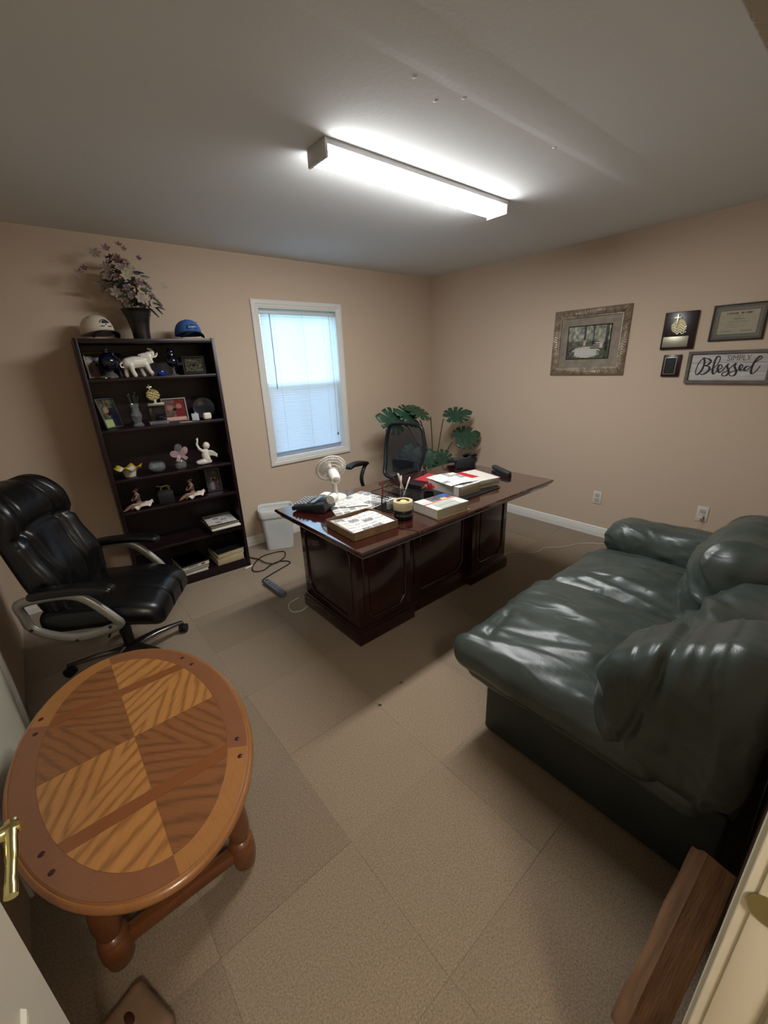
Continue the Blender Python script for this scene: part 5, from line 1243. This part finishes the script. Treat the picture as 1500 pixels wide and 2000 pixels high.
b = B(); b.T = Matrix.Translation((0, 0, .078)) @ Matrix.Rotation(R(78), 4, 'X'); b.lathe([(0, -.004), (.05, -.003), (.078, .006), (.076, .010), (.05, .002), (0, 0)], 40); b.out('disc', mat('smoky_glass', '#23262b', .12, spec=.7), pd_, 60)
b = B(); b.box((0, .03, .008), (.05, .05, .016), .003); b.out('stand', M_cb, pd_)
b = B(); b.soft((0, 0, .026), (.062, .034, .050), .016, 10); tag(b.out('white_pebble', M_porc, None, 180, sp_(-.125, .055, 1), (0, 0, R(12))), 'smooth white stone in front of the dark round plate', 'stone')
b = B(); b.box((0, 0, .026), (.048, .004, .050), .001, Matrix.Rotation(R(-10), 3, 'X')); tag(b.out('small_card', mat('card_grey_white', '#a9a9a8', .6), None, 35, sp_(-.205, .07, 1), (0, 0, R(-8))), 'small white card standing between the pale frame and the round plate', 'card')
# third shelf
rb = thing('ruffled_bowl', 'white milk-glass bowl with yellow ruffled rim on the third shelf', 'bowl', sp_(-.70, .085, 2))
def ruf(r, z, a, j_):
    k = max(0, (r-.040)/.04); return r*(1 + .10*k*math.sin(6*a)), z + .012*k*math.sin(6*a+.6)
b = B(); b.lathe([(0, 0), (.030, 0), (.033, .006), (.038, .03), (.048, .048), (.066, .060)], 72, wob=ruf); o = b.out('bowl', M_porc, rb, 180); k_ = o.modifiers.new('thickness', 'SOLIDIFY'); k_.thickness = .003
b = B(); b.lathe([(.062, .057), (.072, .0635), (.082, .067)], 72, wob=ruf); o = b.out('yellow_rim', mat('yellow_glass', '#c2a51e', .25), rb, 180); k_ = o.modifiers.new('thickness', 'SOLIDIFY'); k_.thickness = .0035
gbw = thing('glass_bowl', 'clear round glass candle bowl on the third shelf', 'bowl', sp_(-.525, .085, 2))
b = B(); b.lathe([(0, 0), (.032, 0), (.045, .012), (.058, .035), (.056, .055), (.044, .072), (.040, .074), (.050, .055), (.052, .035), (.04, .014), (0, .006)], 30); b.out('bowl', M_clear, gbw, 50)
b = B(); b.lathe([(0, .008), (.034, .01), (.044, .022), (0, .024)], 20); b.out('wax', mat('grey_wax', '#3a3c3f', .4), gbw, 50)
jb = thing('ribbon_jar', 'glass jar tied with a pink ribbon bow on the third shelf', 'jar', sp_(-.365, .085, 2))
b = B(); b.lathe([(0, 0), (.028, 0), (.038, .012), (.040, .04), (.030, .066), (.018, .08), (.018, .10), (.028, .118), (.025, .118), (.014, .10), (.014, .08), (.026, .064), (.034, .04), (0, .008)], 14); b.out('jar_body', M_clear, jb, 25)
M_rib = mat('pink_ribbon', '#9a7d80', .5, sheen=.4)
for i, pts in enumerate(([(0, -.02, .105), (-.03, -.028, .128), (-.052, -.026, .122), (-.04, -.03, .105), (0, -.022, .103)], [(0, -.02, .105), (.028, -.028, .138), (.046, -.026, .146), (.040, -.03, .12), (0, -.022, .103)], [(0, -.022, .104), (-.012, -.032, .085), (-.024, -.036, .062)], [(0, -.022, .104), (.022, -.034, .09), (.042, -.036, .070)])):
    b = B(); b.tube(catmull(pts, 5), .013, 4, flat=(.06, 1), up=(0, 1, 0)); b.out('bow_loop' if i < 2 else 'bow_tail', M_rib, jb, 60)
b = B(); b.ball((.004, 0, .15), (.028, .014, .034), 12); b.out('stopper', M_clear, jb, 180)
chb = thing('cherub_figurine', 'white kneeling cherub figurine with raised hand and wings on the third shelf', 'figurine', sp_(-.185, .09, 2), R(-8))
b = B()
b.limb([(.028, 0, .020), (-.02, .016, .024), (-.055, .018, .018)], [.016, .021, .014]); b.limb([(.03, 0, .020), (-.018, -.016, .024), (-.055, -.016, .020), (-.02, -.02, .012)], [.016, .022, .014, .011])
b.limb([(.01, 0, .040), (.004, 0, .070), (.008, 0, .096)], [.030, .029, .026]); b.limb([(.008, 0, .10), (.014, 0, .118)], [.013, .012]); b.ball((.022, -.004, .142), (.026, .026, .028), 14)
b.limb([(-.012, -.012, .104), (-.034, -.016, .126), (-.044, -.010, .158), (-.034, -.006, .185)], [.012, .0105, .0085, .007]); b.limb([(.026, .014, .100), (.0, .02, .09), (-.024, .006, .112)], [.011, .009, .008])
b.limb([(-.034, -.006, .185), (-.030, -.002, .205)], [.007, .004]); b.limb([(-.036, -.010, .185), (-.042, -.012, .202)], [.005, .003])
b.limb([(.022, 0, .128), (.0, -.004, .136)], [.006, .005])
b.out('body', M_porc, chb, 180, remesh=.003)
for s in (-1, 1):
    b = B(); b.T = Matrix.Translation((.026, s*.012, .092)) @ Matrix.Rotation(R(s*26), 4, 'Z') @ Matrix.Rotation(R(14), 4, 'Y'); b.soft((.032, 0, -.004), (.075, .008, .034), .0038, 10, lambda p, nn, h: Vector((0, 0, -.010*(p.x/h.x)**2 - .25*(p.z)*(p.x/h.x)))); b.out('wing', M_porc, chb, 180)
# fourth shelf: seated ladies
M_skin = mat('figurine_skin', '#8b6a58', .5); M_skirt = mat('figurine_skirt', '#d0c6b8', .4); M_bodice = mat('figurine_bodice', '#4a3a38', .6); M_hair = mat('figurine_hair', '#2a1c18', .6)
def lady(label, loc, rz):
    o = thing('ballerina_figurine', label, 'figurine', loc, rz, 'seated ballerina figurines')
    b = B(); b.limb([(-.002, 0, .050), (-.004, 0, .078), (-.004, 0, .100)], [.018, .015, .018]); b.limb([(-.004, 0, .104), (-.006, 0, .116)], [.008, .0075]); b.ball((-.008, 0, .131), (.0145, .0135, .017), 12); b.limb([(-.02, 0, .129), (-.024, 0, .128)], [.004, .003])
    for s in (-1, 1): b.limb([(-.004, s*.020, .103), (-.022, s*.026, .082), (-.040, s*.012, .066)], [.0075, .0065, .005])
    b.limb([(-.01, -.010, .032), (-.045, -.016, .038), (-.082, -.014, .016), (-.108, -.012, .006)], [.013, .011, .0085, .0055]); b.limb([(-.01, .012, .030), (-.045, .016, .030), (-.085, .016, .010)], [.013, .011, .007]); b.limb([(0, 0, .02), (.0, 0, .045)], [.02, .017])
    b.out('body', M_skin, o, 180, remesh=.0026)
    b = B(); b.lathe([(.0165, .058), (.0195, .068), (.0175, .080), (.0205, .098), (.018, .102)], 20, (-.003, 0, 0)); b.out('bodice', M_bodice, o, 180)
    b = B(); b.ball((-.004, 0, .137), (.0155, .0148, .0145), 12); b.ball((.010, 0, .142), .007, 8); b.out('hair', M_hair, o, 180)
    b = B(); n = 40; rows = []
    for f_ in (.25, .5, .75, 1.0):
        rows.append([b.v((.012 + f_*(.060*math.cos(a) + (.020 if math.cos(a) > 0 else -.012)), f_*.048*math.sin(a), .048 - .040*f_ + f_*f_*(.012*math.sin(7*a) + .022*max(0, math.cos(a)) + .006))) for a in [2*PI*k/n for k in range(n)]])
    for A, C in zip(rows, rows[1:]):
        for k in range(n): b.f([A[k], A[(k+1) % n], C[(k+1) % n], C[k]])
    sk = b.out('skirt', M_skirt, o, 180); k_ = sk.modifiers.new('thickness', 'SOLIDIFY'); k_.thickness = .003
    return o
lady('seated ballerina figurine in white skirt at the left of the fourth shelf', sp_(-.69, .075, 3), R(4))
lady('seated ballerina figurine in white skirt beside the dark photo frame', sp_(-.325, .075, 3), R(4))
kb = thing('keepsake_box', 'dark box topped by a gold animal ornament between the ballerinas', 'box', sp_(-.51, .10, 3), R(-6))
b = B(); b.box((0, 0, .043), (.105, .07, .086), .004); b.out('box_body', mat('dark_slate', '#1c1d1e', .5), kb)
b = B(); b.box((0, 0, .09), (.09, .058, .010), .003); b.out('lid', mat('dark_slate', '#1c1d1e', .5), kb)
b = B(); b.limb([(-.022, 0, .122), (.022, 0, .124)], [.008, .009], 8); b.limb([(-.022, 0, .122), (-.04, 0, .132), (-.05, 0, .126)], [.006, .006, .004], 8)
for x in (-.018, -.012, .02, .026): b.limb([(x, 0, .12), (x + (.010 if x > 0 else -.008), 0, .096)], [.004, .003], 8)
b.limb([(.028, 0, .124), (.042, 0, .112)], [.004, .003], 8); b.out('gold_ornament', mat('antique_gold', '#8d7a45', .35, .8), kb, 180, remesh=.0022)
frame_on_shelf('photo_frame', 'dark glass photo frame at the right end of the fourth shelf', sp_(-.145, .13, 3), R(-8), .115, .185, mat('frame_smoke', '#2b2d30', .2), photo(17, .2, (.95, .9, .95)), .016)
# lower shelves: papers and books
for i in range(5):
    mm = [M_cb, mat('folder_grey', '#3e3d3b', .6), M_ppr, mat('folder_tan', '#6b5f4e', .6), M_ppr][i]
    zz = sum((.018, .014, .012, .016)[:i])
    hh = (.018, .014, .012, .016, .010)[i]
    lb = ['black folder at the bottom of the paper pile on the fifth shelf', 'grey folder second from the bottom in the paper pile on the fifth shelf', 'white paper stack sticking out of the pile on the fifth shelf', 'tan folder near the top of the paper pile on the fifth shelf', 'white printed papers on top of the pile on the fifth shelf'][i]
    x, y, z = sp_(-.155 + (0, .004, .008, -.006, -.004)[i], .125 + (0, .004, -.035, .0, .004)[i], 4)
    if i == 4: tag(printed('paper_sheets', .215, .25, 36, 44, newsprint(41, .25, .78), None, (x, y, z+zz), (0, 0, R(-6)), .8, True, th=.008, curl=lambda u, v: .007), lb, 'papers', 'pile of folders and papers on the fifth shelf')
    else:
        b = B(); b.box((0, 0, hh/2), (.225, .27 if i != 2 else .25, hh-.001), .0015); tag(b.out('folder' if i != 2 else 'paper_sheets', mm, None, 35, (x, y, z+zz), (0, 0, R((0, 3, -5, 2)[i]))), lb, 'folder' if i != 2 else 'papers', 'pile of folders and papers on the fifth shelf')
zz = 0
for i, (hh, mm, lb) in enumerate(((.026, M_cw, 'white softbound book at the bottom of the stack on the lowest shelf'), (.022, mat('cover_grey', '#8d897f', .5), 'grey catalogue second from the bottom of the stack on the lowest shelf'), (.030, M_cw, 'white catalogue with a red mark on its spine on the lowest shelf'), (.012, M_cb, 'thin black magazine on top of the stack on the lowest shelf'))):
    x, y, z = sp_(-.445 + .004*i, .13 - .006*(i % 2), 5)
    o = thing('magazine', lb, 'book', (x, y, z+zz), R(2*i-3), 'stack of books left on the lowest shelf')
    b = B(); b.bx(-.105, .105, -.125, .125, 0, hh-.0008, .002); b.out('pages', M_pg, o)
    b = B(); b.bx(-.107, .107, -.127, -.1245, 0, hh-.0008, .001).bx(-.107, .107, -.127, .127, hh-.0022, hh-.0008); b.out('cover', mm, o)
    if i == 2:
        b = B(); b.T = Matrix.Translation((.06, -.1272, hh/2)) @ Matrix.Rotation(PI/2, 4, 'X'); b.prism([(.017*math.cos(2*PI*k/20), .008*math.sin(2*PI*k/20)) for k in range(20)], 0, .0006); b.out('red_mark', M_crd, o)
        b = B()
        for k in range(9): b.box((-.045 + .008*k, -.1274, hh/2), (.005, .0006, .009 if k % 3 else .012))
        b.out('spine_print', M_thr, o, 0)
    zz += hh
zz = 0
for i, (hh, mm, lb) in enumerate(((.058, M_cw, 'thick cream book at the bottom right of the lowest shelf'), (.034, M_cy, 'yellowed paperback on the thick cream book on the lowest shelf'), (.008, M_cb, 'thin black notebook on top of the yellowed paperback on the lowest shelf'))):
    x, y, z = sp_(-.152 + .003*i, .135, 5)
    o = thing('shelf_book', lb, 'book', (x, y, z+zz), R(-2+2*i), 'stack of books right on the lowest shelf')
    b = B(); b.bx(-.107, .107, -.125, .125, .001, hh-.0018, .002); b.out('pages', mat('pages_aged', '#b3a582', .85, mix=('#998b69', 160, .4, .6), sc=(.1, .1, 4)), o)
    b = B(); b.bx(-.109, .109, -.123, .127, hh-.003, hh-.0008).bx(-.109, .109, -.123, .127, 0, .002); b.out('cover', mm, o)
    zz += hh
